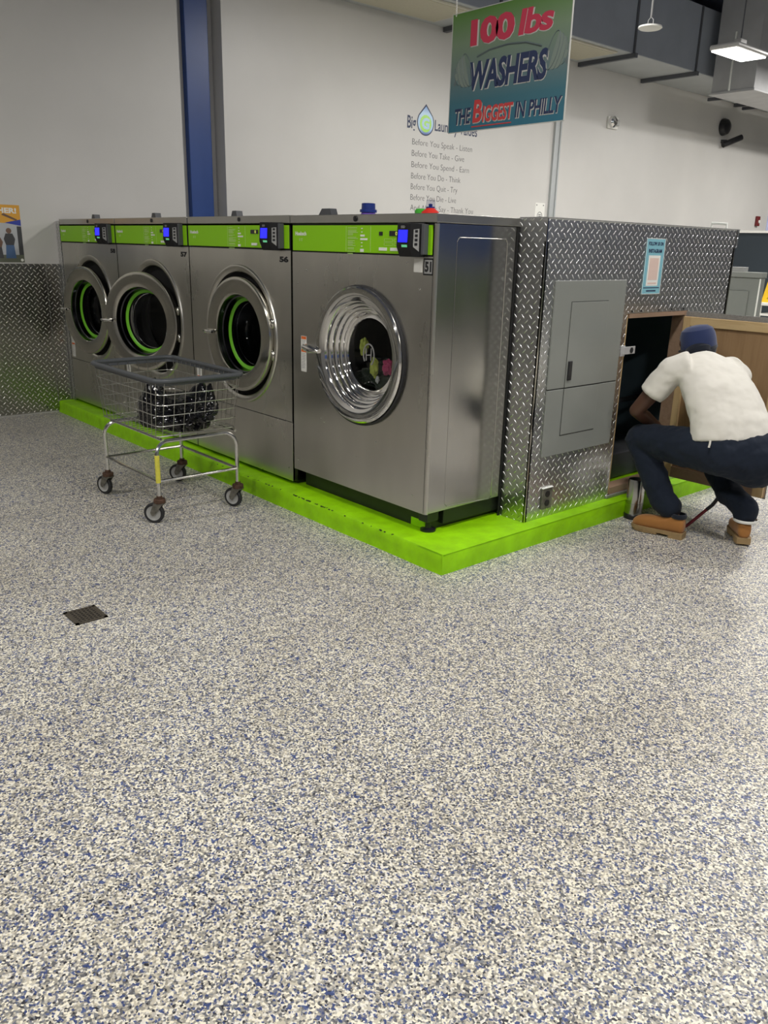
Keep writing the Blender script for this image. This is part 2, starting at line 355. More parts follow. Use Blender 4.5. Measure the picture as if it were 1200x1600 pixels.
# ---------------------------------------------------------------- ceiling lamps
def lamp(x,y,z,label,k=1.0):
    o=thing('high_bay_light',label,'ceiling light',(x,y,z),'high bay lights')
    MB().box(x-.17,x+.17,y-.36,y+.36,z+.012,z+.07,.02).build('housing',K['lamph'],o)
    MB().box(x-.15,x+.15,y-.34,y+.34,z,z+.014,.004).build('lens',K['lens'],o)
    MB().box(x-.04,x+.04,y-.07,y+.07,z+.07,z+.16,.008).build('driver_box',K['lamph'],o)
    MB().tube([(x,y,z+.15),(x,y,CZ)],.008,8).build('suspension_rod',K['flange'],o)
    l=bpy.data.lights.new('lamp_light','AREA'); l.shape='RECTANGLE'; l.size=.32; l.size_y=.70; l.energy=LAMP_W*k; l.color=LAMP_COL
    lo=bpy.data.objects.new('lamp_light',l); S.collection.objects.link(lo); lo.location=(0,0,-.012); lo.parent=o
names={0:'lit white high bay light hanging beside the duct at top right'}
for i,(x,y,z,_) in enumerate(LAMP_SPOTS):
    lamp(x,y,z,names.get(i,'high bay light hanging from the dark ceiling, outside the photo'),{9:1.9,11:2.3}.get(i,1.0))  # lamps after the first are unseen, added to brighten walls and floor

# ---------------------------------------------------------------- duct run
d=thing('air_duct','long rectangular grey air duct running high along the wall under the ceiling','duct',(-4.85,6,4.2))
DX0,DX1,DZ0,DZ1=WX+.005,-4.42,4.2,5.05
MB().box(DX0,DX1,-6,19,DZ0+.004,DZ1).build('duct_body',K['duct'],d)
MB().box(DX0,DX1-.01,-6,19,DZ0,DZ0+.004).build('duct_underside',K['ductb'],d)
for y in (1.0,5.05,7.75,9.35,12.3,15.2):
    MB().box(DX0-.0,DX1+.05,y-.03,y+.03,DZ0-.055,DZ0).box(DX1,DX1+.015,y-.02,y+.02,DZ0-.05,DZ1).build('flange',K['flange'],d)
for (y0,y1) in ((2.6,4.72),(5.9,7.5)):
    v=MB().box(-5.16,-4.50,y0,y1,DZ0-.022,DZ0-.001,.004).build('return_grille',K['grillef'],d)
    mb=MB()
    mb.box(-5.13,-4.53,y0+.03,y1-.03,DZ0-.026,DZ0-.02)
    mb.build('filter_mesh',K['grille'],v)
for y in (5.6,8.6):
    MB().tube([(DX1+.02,y,DZ1),(DX1+.02,y,CZ)],.006,6).build('hanger_rod',K['flange'],d)
# branch box with diffuser
b=thing('branch_duct','bright square drop duct with a wide diffuser hanging below the lit lamp','duct',(-3.95,9.9,3.9))
MB().box(-4.27,-3.62,9.62,10.2,3.92,CZ).build('drop',K['ductw'],b)
mb=MB(); mb.box(-4.30,-3.60,9.60,13.6,3.90,3.93,.003); mb.box(-4.27,-3.63,10.2,13.5,3.93,4.15,.005)
mb.build('diffuser',K['ductw'],b)
MB().box(-4.005,-3.985,9.605,9.62,3.93,4.7).build('standing_seam',K['white'],b)
for y in (11.2,12.4): MB().box(-5.2,-4.3,y-.03,y+.03,4.10,4.145).build('strut_bar',K['flange'],b)
r=thing('round_duct','dark round duct rising diagonally to the ceiling at the top right corner','duct',(-2.7,10.2,4.6))
MB().tube([(-2.3,11.6,4.2),(-2.5,10.6,4.6),(-2.8,9.6,5.0),(-3.0,9.0,5.28)],.28,24).build('duct_tube',K['flex'],r)
mb=MB()

# round white disc on a rod
p=thing('pendant_disc','small white round disc hanging on a rod below the duct','antenna',(-2.36,4.95,3.72))
c=Vector((-2.36,4.95,3.72))
MB().lathe([(0,0),(.10,0),(.115,.010),(.11,.024),(.04,.034),(0,.034)],32,Matrix.Translation(c)).build('disc',K['whitem'],p)
MB().tube([c+Vector((0,0,.1)),(c.x,c.y,CZ)],.009,8).build('rod',K['ductw'],p)
MB().tube([c+Vector((-.03,0,.03)),c+Vector((-.028,0,.08)),c+Vector((0,0,.105)),c+Vector((.028,0,.08)),c+Vector((.03,0,.03))],.004,6).build('yoke',K['ductw'],p)

# ---------------------------------------------------------------- hanging sign
SY=1.2; sx0,sx1,sz0,sz1=-1.303,-.388,2.354,3.023
sg=thing('hanging_sign','green to blue hanging sign reading 100 lbs washers, the biggest in Philly','sign',((sx0+sx1)/2,SY,sz0))
m=mat('sign_print',(.2,.4,.4),.4,0,.4); t=NT(m); sp=t.n('ShaderNodeSeparateXYZ'); t.l(t.coord(),sp.inputs[0])
zz=t.math('DIVIDE',t.math('SUBTRACT',sp.outputs[2],sz0),sz1-sz0)
t.l(t.ramp(zz,[(0,(.03,.15,.22)),(.25,(.05,.15,.19)),(.5,(.14,.19,.18)),(.75,(.17,.24,.15)),(1,(.09,.20,.04))]),t.b.inputs['Base Color'])
MB().box(sx0,sx1,SY,SY+.006,sz0,sz1).build('sign_board',m,sg)
MB().box(sx0-.004,sx0,SY-.002,SY+.008,sz0-.003,sz1+.003).box(sx1,sx1+.004,SY-.002,SY+.008,sz0-.003,sz1+.003).box(sx0,sx1,SY-.002,SY+.008,sz1,sz1+.004).box(sx0,sx1,SY-.002,SY+.008,sz0-.004,sz0).build('edge_trim',K['outline'],sg)
Y=SY
def bell(mb,cx,cz,ax,R,L,mir):
    # one washer drum of the dumbbell: ellipse face + tapered body as flat print
    n=28; A=math.radians(ax)
    def P(u,v): return (cx+mir*(u*math.cos(A)-v*math.sin(A)),Y-.0006,cz+(u*math.sin(A)+v*math.cos(A)))
    pts=[P(.0+R*.32*math.cos(q),R*math.sin(q)) for q in [PI/2+PI*i/n for i in range(n+1)]][::-1]
    return P
mb=MB()
for cx,cz,mir,sc in ((-1.165,2.70,-1,1),(-.495,2.72,1,1.02)):
    A=math.radians(-18)
    def P(u,v): return (cx+mir*(u*math.cos(A)-v*math.sin(A))*sc,Y-.0008,cz+(u*math.sin(A)+v*math.cos(A))*sc)
    mb.poly([P(0,-.098),P(.055,-.078),P(.085,-.05),P(.085,.05),P(.055,.078),P(0,.098)])
    mb.poly([P(.085,-.02),P(.105,-.02),P(.105,.02),P(.085,.02)])
    mb.build('drum_shape',K['shade'],sg); mb=MB()
mb.bm.free()
mb=MB()
for cx,cz,mir,sc in ((-1.165,2.70,-1,1),(-.495,2.72,1,1.02)):
    A=math.radians(-18)
    def P(u,v,o=.0016): return (cx+mir*(u*math.cos(A)-v*math.sin(A))*sc,Y-o,cz+(u*math.sin(A)+v*math.cos(A))*sc)
    mb.tube([P(-.004+.034*math.cos(q),.098*math.sin(q)) for q in [2*PI*i/32 for i in range(32)]],.0025,4,closed=True)
    for k,(u,h) in enumerate(((.03,.09),(.058,.076),(.083,.052))): mb.tube([P(u+.02*math.cos(q),h*math.sin(q)) for q in [-PI/2+PI*i/16 for i in range(17)]],.0018,4)
    mb.poly([P(.10,-.035),P(.118,-.05),P(.125,-.03),P(.105,-.01)])
mb.tube([(-1.08,Y-.001,2.765),(-.98,Y-.001,2.79),(-.84,Y-.001,2.80),(-.70,Y-.001,2.79),(-.58,Y-.001,2.755)],.006,4)
mb.build('bar_outline',K['shade2'],sg)
def signtext(nm,body,a0,a1,b0,b1,m,bold,shear=0,out=K['outline'],sp=.93,basis=None,ow=.012):
    text(nm+'_shadow',body,FY,Y-.0010,a0+.004,a1+.004,b0-.005,b1-.005,out,sg,bold=bold+.02,shear=shear,sp=sp,th=.0004,basis=basis)
    text(nm,body,FY,Y-.0020,a0,a1,b0,b1,m,sg,bold=bold,shear=shear,sp=sp,th=.0005,basis=basis)
signtext('lettering','100',-1.145,-.795,2.826,2.972,K['redp'],.05,sp=.91)
signtext('lettering','lbs',-.765,-.51,2.832,2.965,K['redp'],.035,.12,basis='l')
signtext('lettering','WASHERS',-1.14,-.53,2.580,2.742,K['navyp'],.035,.12)
signtext('lettering','THE',-1.250,-1.113,2.396,2.487,K['navyp'],.018,.1)
signtext('lettering','B',-1.094,-1.016,2.396,2.525,K['redp2'],.03,.1)
signtext('lettering','IGGEST',-1.012,-.766,2.394,2.486,K['redp2'],.025,.1)
signtext('lettering','IN',-.750,-.671,2.396,2.484,K['navyp'],.018,.1)
signtext('lettering','PHILLY',-.645,-.408,2.397,2.483,K['navyp'],.018,.1)
MB().box(-1.10,-.775,Y-.002,Y-.0008,2.371,2.377).build('underline',K['redp2'],sg)
for x in (sx0+.025,sx1-.025):
    ch=MB(); z=sz1-.01; k=0
    while z<CZ-.02 and k<170:
        c=Vector((x,SY,z+.008)); mx=Matrix.Translation(c)@Matrix.Rotation(PI/2*(k%2),4,'Z')
        ch.tube([mx@Vector((.0045*math.cos(q),0,.0095*math.sin(q))) for q in [2*PI*i/8 for i in range(8)]],.0017,4,closed=True)
        z+=.0145; k+=1
    ch.build('chain',K['whitem'],sg)

# ---------------------------------------------------------------- wall lettering
wd=thing('wall_lettering','dark blue laundry values list with a water drop logo on the grey wall','wall decal',(WX,5.1,2.0))
O=WX+.0006
text('heading','Big',FX,O,4.478,4.622,2.985,3.172,K['navyp'],wd,bold=.02)
text('heading','Laundry Values',FX,O,4.945,5.72,3.0,3.165,K['navyp'],wd,bold=.012)
def drop(r,y,zc,top,off,th):
    pts=[]; n=30
    a0=math.radians(35)
    for i in range(n+1):
        a=a0-(PI+2*a0)*i/n; pts.append((off,y+r*.98*math.cos(a),zc+r*math.sin(a)))
    pts.append((off,y,top)); return pts
MB().poly(drop(.148,4.785,3.115,3.325,O,0),(.0006,0,0)).build('drop_outline',K['navyp'],wd)
mdrop=mat('drop_print',(.2,.4,.8),.4); t=NT(mdrop); sp=t.n('ShaderNodeSeparateXYZ'); t.l(t.coord(),sp.inputs[0])
t.l(t.ramp(t.math('MULTIPLY',t.math('SUBTRACT',sp.outputs[2],2.98),2.9),[(0,(.03,.08,.35)),(.2,(.45,.65,.85)),(.7,(.55,.75,.95)),(1,(.08,.22,.62))]),t.b.inputs['Base Color'])
MB().poly(drop(.134,4.785,3.115,3.300,O+.0008,0),(.0006,0,0)).build('drop_fill',mdrop,wd)
MB().lathe([(0,.0004),(.098,.0004),(.098,0)],32,Matrix.Translation((O+.0016,4.785,3.105))@Matrix.Rotation(PI/2,4,'Y')).build('drop_disc',K['lime_p'],wd)
text('logo_letter','G',FX,O+.0022,4.72,4.85,3.04,3.17,mdrop,wd,bold=.05)
for body,a1,z in (('Before You Speak - Listen',5.64,2.852),('Before You Take - Give',5.50,2.722),('Before You Spend - Earn',5.60,2.593),('Before You Do - Think',5.45,2.462),('Before You Quit - Try',5.40,2.337),('Before You Die - Live',5.385,2.212),('And Always Say - Thank You',5.72,2.090)):
    text('value_line',body,FX,O,4.57,a1,z,z+.066,K['thin'],wd,bold=-.015,basis='B')
# notice by the batten
n=thing('paper_notice','small white paper notice with a round print taped beside the pale batten','notice',(WX,7.12,2.2))
MB().box(WX,WX+.002,7.02,7.235,2.02,2.30).build('sheet',K['paper'],n)
mb=MB(); o_=WX+.003
mb.tube([(o_,7.128+.055*math.cos(q),2.12+.055*math.sin(q)) for q in [2*PI*i/20 for i in range(20)]],.004,4,closed=True)
for k in range(3): slab(mb,FX,WX+.002,7.095,7.16,2.09+k*.022,2.10+k*.022)
slab(mb,FX,WX+.002,7.04,7.06,2.26,2.275); slab(mb,FX,WX+.002,7.19,7.21,2.26,2.275)
mb.build('print',K['dgrey'],n)
# devices high on the long wall
e=thing('strobe_light','white wall mounted strobe fixture to the right of the hanging sign','alarm strobe',(WX,8.68,3.5))
MB().box(WX,WX+.035,8.55,8.80,3.43,3.60,.01).build('back_plate',K['whitem'],e)
MB().lathe([(.085,0),(.08,.05),(.05,.075),(0,.08)],24,Matrix.Translation((WX+.03,8.63,3.52))@Matrix.Rotation(PI/2,4,'Y')).build('lens_dome',K['chrome'],e)
MB().box(WX+.03,WX+.09,8.68,8.76,3.47,3.56,.01).build('horn',K['hub'],e)
e=thing('dome_camera','round black dome camera high on the far part of the wall','security camera',(WX,12.0,3.8))
MB().lathe([(.14,0),(.14,.03),(.12,.09),(.06,.13),(0,.135)],24,Matrix.Translation((WX,12.0,3.79))@Matrix.Rotation(PI/2,4,'Y')).build('dome',K['black'],e)
e=thing('bullet_camera','small black bullet camera on the wall just below the round dome camera','security camera',(WX,12.1,3.6))
MB().tube([(WX,12.0,3.56),(WX+.08,12.06,3.56)],.03,12).build('mount',K['black'],e)
MB().tube([(WX+.05,12.0,3.50),(WX+.22,12.30,3.64)],.05,14).build('barrel',K['black'],e)
e=thing('fire_alarm','small dark red fire alarm box on the far wall beside the pale notice','fire alarm',(WX,13.95,2.2))
MB().box(WX,WX+.05,13.72,13.84,2.20,2.38,.01).build('case',K['redm2'],e)
MB().lathe([(.03,0),(.03,.015),(0,.018)],12,Matrix.Translation((WX+.05,13.79,2.28))@Matrix.Rotation(PI/2,4,'Y')).build('call_button',K['whitem'],e)
e=thing('notice_board','pale blue printed notice board at the right edge on the far wall','notice board',(WX,14.7,2.2))
MB().box(WX,WX+.02,14.22,15.3,2.13,2.95,.004).build('frame',K['noticeblue'],e)
MB().box(WX+.02,WX+.024,14.28,15.24,2.18,2.90).build('sheet',K['paper'],e)
mb=MB()
for k in range(9): slab(mb,FX,WX+.024,14.36,14.36+random.uniform(.5,.8),2.24+k*.07,2.255+k*.07)
mb.build('print_lines',K['noticeblue'],e)
# poster on the near bay
PY0,PY1,PZ0,PZ1=-.95,-.185,1.425,1.923
po=thing('wall_poster','orange topped poster with a family photo, taped above the wainscot at far left','poster',(XL,-.5,1.43))
MB().box(XL,XL+.002,PY0,PY1,PZ0,PZ1).build('sheet',K['post_w'],po)
q=XL+.002
MB().poly([(q,PY0,1.79),(q,PY1-.13,1.765),(q,PY1,1.80),(q,PY1,PZ1),(q,PY0,PZ1)],(.0006,0,0)).build('header',K['post_o'],po)
text('lettering','TOGETHER!',FX,q+.001,PY0+.3,PY1-.03,1.850,1.898,K['paper'],po,bold=.04)
mb=MB(); slab(mb,FX,q+.0006,-.62,-.42,1.828,1.834); slab(mb,FX,q+.0006,-.66,-.41,1.812,1.818); mb.build('small_print',K['paper'],po)
MB().poly([(q+.0007,-.35,1.835),(q+.0007,-.22,1.785),(q+.0007,-.215,1.800),(q+.0007,-.33,1.85)],(.0005,0,0)).build('pointing_hand_print',K['pskin'],po)
MB().poly([(q,-.33,1.768),(q,PY1,1.745),(q,PY1,1.80),(q,-.30,1.775)],(.0009,0,0)).build('blue_swoosh',K['post_b'],po)
slab(MB(),FX,q,PY0,PY1,PZ0,1.49,.0006).build('ground_print',K['post_g'],po)
slab(MB(),FX,q,-.225,PY1,1.49,1.74,.0006).build('door_print',K['post_d'],po)
for (yc,h,c1,c2) in ((-.30,.24,K['post_d'],K['jean']),(-.41,.20,K['pskin'],K['post_d']),(-.52,.21,K['post_d'],K['jean']),(-.66,.25,K['jean'],K['post_d']),(-.78,.24,K['pskin'],K['jean'])):
    o2=q+.0008; mb=MB(); mb.poly([(o2,yc-.045,1.46),(o2,yc+.045,1.46),(o2,yc+.035,1.46+h*.5),(o2,yc-.035,1.46+h*.5)],(.0005,0,0)); mb.build('figure_legs',c2,po)
    mb=MB(); mb.poly([(o2,yc-.035,1.46+h*.48),(o2,yc+.035,1.46+h*.48),(o2,yc+.05,1.46+h*.7),(o2,yc+.03,1.46+h*.9),(o2,yc-.03,1.46+h*.9),(o2,yc-.05,1.46+h*.7)],(.0006,0,0)); mb.build('figure_torso',c1,po)
    MB().lathe([(0,.0006),(.024,.0006),(.024,0)],16,Matrix.Translation((o2,yc,1.46+h))@Matrix.Rotation(PI/2,4,'Y')).build('figure_head',K['pskin'],po)
MB().lathe([(0,.0006),(.013,.0006),(.013,0)],16,Matrix.Translation((q+.0008,-.205,1.445))@Matrix.Rotation(PI/2,4,'Y')).build('round_seal',K['paper'],po)

# ================================================================ curb
CH=.113
mb=MB(); bm=mb.bm
def rnd(a): return random.uniform(-a,a)
# L-shaped painted plinth with slightly uneven edges
nx=56; 
def edge_(y,z,x0,x1,n): return [Vector((x0+(x1-x0)*i/n,y,z)) for i in range(n+1)]
prof=[(-.004,0),(0.0,.018),(.002,.06),(.004,.098),(.012,.110),(.03,CH),(.35,CH),(1.45,CH),(1.9,CH),(2.9,CH)]
rows=[]
for y,z in prof:
    row=[]
    for i in range(nx+1):
        XS=XL if y<1.5 else XL+.12; x=XS*(1-i/nx)
        j=.004 if y<.05 else 0
        row.append(bm.verts.new((x-(max(y,0) if False else 0),y+noise.noise(Vector((x*3,y*9,z*20)))*j,z+noise.noise(Vector((x*4,5+z*10,y)))*(j if z>.01 else 0)*.6)))
    rows.append(row)
for a in range(len(rows)-1):
    for i in range(nx):
        f=bm.faces.new((rows[a][i],rows[a][i+1],rows[a+1][i+1],rows[a+1][i])); f.smooth=True
# right (+X) face
prev=None
side=[(0,0),(.001,.05),(-.001,.10),(-.006,CH)]
cols=[]
ys=[p[0] for p in prof if False]
for i in range(40):
    y=-.002+2.92*i/39; col=[bm.verts.new((sx+noise.noise(Vector((y*4,sz*20,3)))*.003,y,sz)) for sx,sz in side]; cols.append(col)
for i in range(39):
    for k in range(3):
        f=bm.faces.new((cols[i][k],cols[i+1][k],cols[i+1][k+1],cols[i][k+1])); f.smooth=True
bm.faces.new([bm.verts.new(p) for p in ((0,0.005,CH-.0005),(0,2.9,CH-.0005),(-.2,2.9,CH-.0005),(-.2,0.005,CH-.0005))])
mb.box(XL+.12,0,2.88,2.92,0,CH)
cu=mb.build('equipment_curb',K['green'],recalc=False); tag(cu,'lime green painted concrete curb running under the row of washers','curb')
# chips of worn paint along the curb nose
mb=MB()
for k in range(46):
    x=random.choice([random.uniform(-2.0,-.4),random.uniform(-1.4,-1.0),random.uniform(-2.4,-1.5)]); w_=random.uniform(.003,.014)
    y=.013+rnd(.003); mb.box(x,x+w_,y-.004,y+.002,CH-.006+rnd(.002),CH-.0015+rnd(.001))
ch=mb.build('worn_chips',K['blackbase'],cu); ch['kind']='stuff'

# ================================================================ washers
def lath_y(mb,prof,c,seg=64,mx=None):
    """lathe about -Y axis: prof (radius, depth) where depth>0 goes into the machine (+Y)"""
    B=Matrix.Rotation(-PI/2,4,'X')   # local z -> +Y
    mb.lathe(prof,seg,(mx if mx is not None else Matrix())@Matrix.Translation(c)@B); return mb
def ring_panel(mb,x0,x1,z0,z1,cx,cz,R,y,n=48):
    """flat front panel with a round hole"""
    outer=[];inner=[]
    for i in range(n):
        a=2*PI*i/n; c,s=math.cos(a),math.sin(a)
        tx=(x1-cx)/c if c>1e-9 else ((x0-cx)/c if c<-1e-9 else 1e9); tz=(z1-cz)/s if s>1e-9 else ((z0-cz)/s if s<-1e-9 else 1e9)
        k=min(abs(tx),abs(tz)); outer.append((cx+c*k,cz+s*k)); inner.append((cx+R*c,cz+R*s))
    # insert corners
    vo=[mb.bm.verts.new((a,y,b)) for a,b in outer]; vi=[mb.bm.verts.new((a,y,b)) for a,b in inner]
    for i in range(n):
        j=(i+1)%n; mb.bm.faces.new((vo[i],vo[j],vi[j],vi[i]))
    for cxx,czz in ((x0,z0),(x1,z0),(x1,z1),(x0,z1)):
        # corner triangle between neighbouring rays
        best=None
        a=math.atan2(czz-cz,cxx-cx)%(2*PI); i=int(a/(2*PI)*n)%n; j=(i+1)%n
        vc=mb.bm.verts.new((cxx,y,czz)); mb.bm.faces.new((vo[i],vc,vo[j]))
    return mb
def card_reader(x,z,y,parent,s=1.0):
    w,h=.150*s,.165*s; xl=x-w/2; zt_=z+h/2; zb_=z-h/2
    def P(px,d,pz): return (px,y-d,pz)
    r=MB()
    # wedge body: narrow slanted face at the left, long sloping right flank
    prof=[(xl,.050),(xl+.008,.086),(xl+.088,.068),(xl+.098,.060),(xl+w-.012,.016),(xl+w-.012,0),(xl,0)]
    bot=[r.bm.verts.new(P(a_,d_*(.72 if i in (1,2,3) else 1),zb_)) for i,(a_,d_) in enumerate(prof)]
    mid=[r.bm.verts.new(P(a_,d_,z-.03)) for a_,d_ in prof]
    top=[r.bm.verts.new(P(a_,d_*(.93 if i in (1,2,3) else 1),zt_)) for i,(a_,d_) in enumerate(prof)]
    n_=len(prof)
    for A_,B_ in ((bot,mid),(mid,top)):
        for i in range(n_): r.bm.faces.new((A_[i],A_[(i+1)%n_],B_[(i+1)%n_],B_[i]))
    r.bm.faces.new(bot[::-1]); r.bm.faces.new(top)
    bmesh.ops.bevel(r.bm,geom=r.bm.edges[:],offset=.004,segments=2,affect='EDGES',profile=.5)
    o=r.build('card_reader',K['reader'],parent)
    MB().box(xl+w-.012,xl+w+.008,y-.034,y,zb_+.012,zt_-.006,.003).build('side_bracket',K['dgrey'],o)
    def Q(u,v,e=.0012):   # point on the front face, u 0..1 across, v height
        a_=xl+.008+.080*u; d_=.086-.018*u
        f=1-.07*max(0,(v-(z-.03)))/(zt_-z+.03) if v>z-.03 else 1-.28*(z-.03-v)/(z-.03-zb_)
        return (a_,y-d_*f-e,v)
    MB().poly([Q(.14,z-.012),Q(.84,z-.012),Q(.84,z+.048),Q(.14,z+.048)],(0,-.0006,0)).build('screen',K['screen'],o)
    MB().poly([Q(.42,z-.036),Q(.84,z-.036),Q(.84,z-.024),Q(.42,z-.024)],(0,-.0006,0)).build('tap_button',K['screenw'],o)
    def T(u,v,e=.0018):   # point on the right flank
        a_=xl+.098+(w-.110)*u; d_=.060-.044*u
        f=1-.07*(1-u)*max(0,(v-(z-.03)))/(zt_-z+.03) if v>z-.03 else 1-.28*(1-u)*(z-.03-v)/(z-.03-zb_)
        return (a_+e*.6,y-d_*f-e,v)
    MB().poly([T(.12,z+.050),T(.62,z+.054),T(.62,z-.056),T(.12,z-.034)],(.0006,-.0006,0)).build('keypad_strip',K['greyp'],o)
    for k in range(4):
        v=z+.036-.021*k; MB().poly([T(.25,v,.003),T(.5,v,.003),T(.5,v+.012,.003),T(.25,v+.012,.003)],(.0005,-.0005,0)).build('key',K['black'],o)
    text('logo_mark','ESD',FY,y-.0775,xl+.034,xl+.064,z+.056,z+.068,K['greyp'],o,bold=.02)
    return o
def control_panel(x0,x1,z0,z1,y,parent,reader_x,reader_z,big):
    W_=x1-x0; H_=z1-z0
    cp=MB().box(x0,x1,y-.006,y+.004,z0,z1,.002).build('control_panel',K['greenp'],parent)
    yy=y-.0064
    text('lettering','Huebsch',FY,yy,x0+.017*W_+.01,x0+.105*W_+.014,z0+.60*H_,z0+.76*H_,K['white'],cp,bold=.03,th=.0008)
    mb=MB(); slab(mb,FY,yy,x0+.058*W_,x0+.065*W_,z0+.38*H_,z0+.49*H_); slab(mb,FY,yy,x0+.075*W_,x0+.083*W_,z0+.38*H_,z0+.43*H_); slab(mb,FY,yy,x0+.072*W_,x0+.086*W_,z0+.45*H_,z0+.49*H_); mb.build('care_symbol',K['palegreen'],cp)
    mb=MB(); lx=x0+.44*W_; rx=x0+.605*W_
    slab(mb,FY,yy,lx-.012,lx-.009,z0+.04*H_,z0+.96*H_); slab(mb,FY,yy,rx,rx+.003,z0+.04*H_,z0+.96*H_)
    for k in range(7):
        zz=z0+H_*(.91-.13*k)
        for q in range(2 if k%3 else 3):
            slab(mb,FY,yy,lx+.004,lx+.004+random.uniform(.035,.075)*W_,zz-.012*q-.003,zz-.012*q+.001)
    if big:
        ux=x0+.64*W_
        for i in range(3):
            for j in range(2):
                a=ux+.06*W_+i*.065*W_; b=z0+H_*(.42-.14*j)
                for (p,q_,r_,s_) in ((a,a+.055*W_,b,b+.002),(a,a+.055*W_,b+.09*H_,b+.09*H_+.002),(a,a+.002,b,b+.09*H_),(a+.055*W_,a+.055*W_+.002,b,b+.09*H_)): slab(mb,FY,yy,p,q_,r_,s_)
    mb.build('print_lines',K['palegreen'],cp)
    mb=MB()
    for k,(wd_,hh) in enumerate(((0.02,.02),(.012,.04),(.03,.05),(.05,.05),(.018,.05),(.02,.05),(.025,.09))):
        zz=z0+H_*(.90-.13*k); 
        if k in (2,3,6): slab(mb,FY,yy,rx-.07*W_,rx-.07*W_+wd_*W_,zz-hh*H_,zz+.02*H_)
        else: slab(mb,FY,yy,rx-.065*W_,rx-.055*W_,zz-.03*H_,zz)
    mb.build('cycle_symbols',K['white'],cp)
    mb=MB(); bx=x0+.655*W_
    for k in range(3 if big else 2):
        a=bx+k*.085*W_*(.9 if big else 1); slab(mb,FY,yy,a+.015,a+.015+.052*W_,z0+.10*H_,z0+.21*H_,.003)
    mb.build('push_button',K['white'],cp)
    dx=x0+(.735 if big else .66)*W_
    ds=MB().box(dx,dx+.062*W_+.01,yy-.003,yy,z0+.62*H_,z0+.80*H_,.001).build('display',K['black'],cp)
    mm=MB(); lettering(mm,'0',FY,yy-.0032,dx+.05,dx+.065,z0+.645*H_,z0+.775*H_); 
    mm.build('digit',K['segment'],cp,recalc=False)
    if big: MB().box(dx-.085,dx-.055,yy-.002,yy,z0+.63*H_,z0+.77*H_,.001).build('sensor_window',K['black'],cp)
    card_reader(reader_x,reader_z,y-.006,parent,1.0)
def sticker(x0,x1,z0,z1,y,parent,label=None):
    s_=slab(MB(),FY,y,x0,x1,z0,z1,.0008).build('warning_sticker',K['paper'],parent)
    mb=MB(); H_=z1-z0
    slab(mb,FY,y-.0008,x0+.004,x1-.002,z1-.09*H_,z1-.01*H_,.0004); slab(mb,FY,y-.0008,x0+.004,x1-.002,z0+.55*H_,z0+.63*H_,.0004)
    mb.build('orange_band',K['orange'],s_)
    mb=MB()
    for k in range(18):
        zz=z0+H_*(.10+.045*k)
        if .53<(zz-z0)/H_<.65: continue
        slab(mb,FY,y-.0008,x0+.007,x1-.008-random.uniform(0,.01),zz,zz+.003,.0003)
    mb.build('text_lines',K['greyp'],s_)
def door_assembly(parent,cx,y,cz,ang,R=.37,glassmat=K['glass']):
    """hinged porthole door: authored facing -Y at (cx,y,cz) and turned about its centre"""
    mx=Matrix.Translation((cx,y,cz))@Matrix.Rotation(math.radians(ang),4,'Z')@Matrix.Translation((-cx,-y,-cz))
    mx=mx@Matrix.Translation((cx,y,cz))@Matrix.Scale(1.03,4)@Matrix.Translation((-cx,-y,-cz)); c=(cx,y,cz)
    d=lath_y(MB(),[(.345,.048),(.366,.044),(.3715,.030),(.3715,.008),(.368,.0015),(.362,.0),(.34,.001),(.30,.004),(.266,.007),(.260,.010),(.258,.022)],c,72,mx).build('door',K['chrome_d'],parent)
    lath_y(MB(),[(.258,.020),(.252,.045),(.243,.050),(.236,.085)],c,64,mx).build('inner_collar',K['black_ch'],d)
    lath_y(MB(),[(.236,.086),(.224,.089),(.214,.096)],c,64,mx).build('green_seal',K['seal'],d)
    lath_y(MB(),[(.214,.096),(.200,.150),(.196,.175),(.180,.200),(.0,.206)],c,64,mx).build('glass_bowl',glassmat,d)
    lath_y(MB(),[(.205,.130),(.210,.133),(.205,.136)],c,64,mx).build('glass_rib',K['chrome'],d)
    lath_y(MB(),[(.345,.052),(.30,.075),(.23,.12),(.22,.12)],c,64,mx).build('back_gasket',K['rubber'],d)
    # latch lever at the left
    h=MB(); h.tube([mx@Vector((cx-.375,y+.02,cz-.01)),mx@Vector((cx-.395,y-.012,cz-.006)),mx@Vector((cx-.33,y-.035,cz-.004)),mx@Vector((cx-.262,y-.03,cz-.004))],[.012,.012,.013,.009],10)
    h.tube([mx@Vector((cx-.30,y-.002,cz-.004)),mx@Vector((cx-.30,y-.04,cz-.004))],.012,10)
    h.build('door_handle',K['chrome'],d)
    # hinge knuckles at the right
    g=MB()
    for dz in (-.10,.10): g.tube([mx@Vector((cx+.365,y+.03,cz+dz-.03)),mx@Vector((cx+.365,y+.03,cz+dz+.03))],.014,10)
    g.build('hinge',K['chrome_d'],d)
    return d
K['black_ch']=mat('dark_chrome',(.08,.08,.09),.15,1)
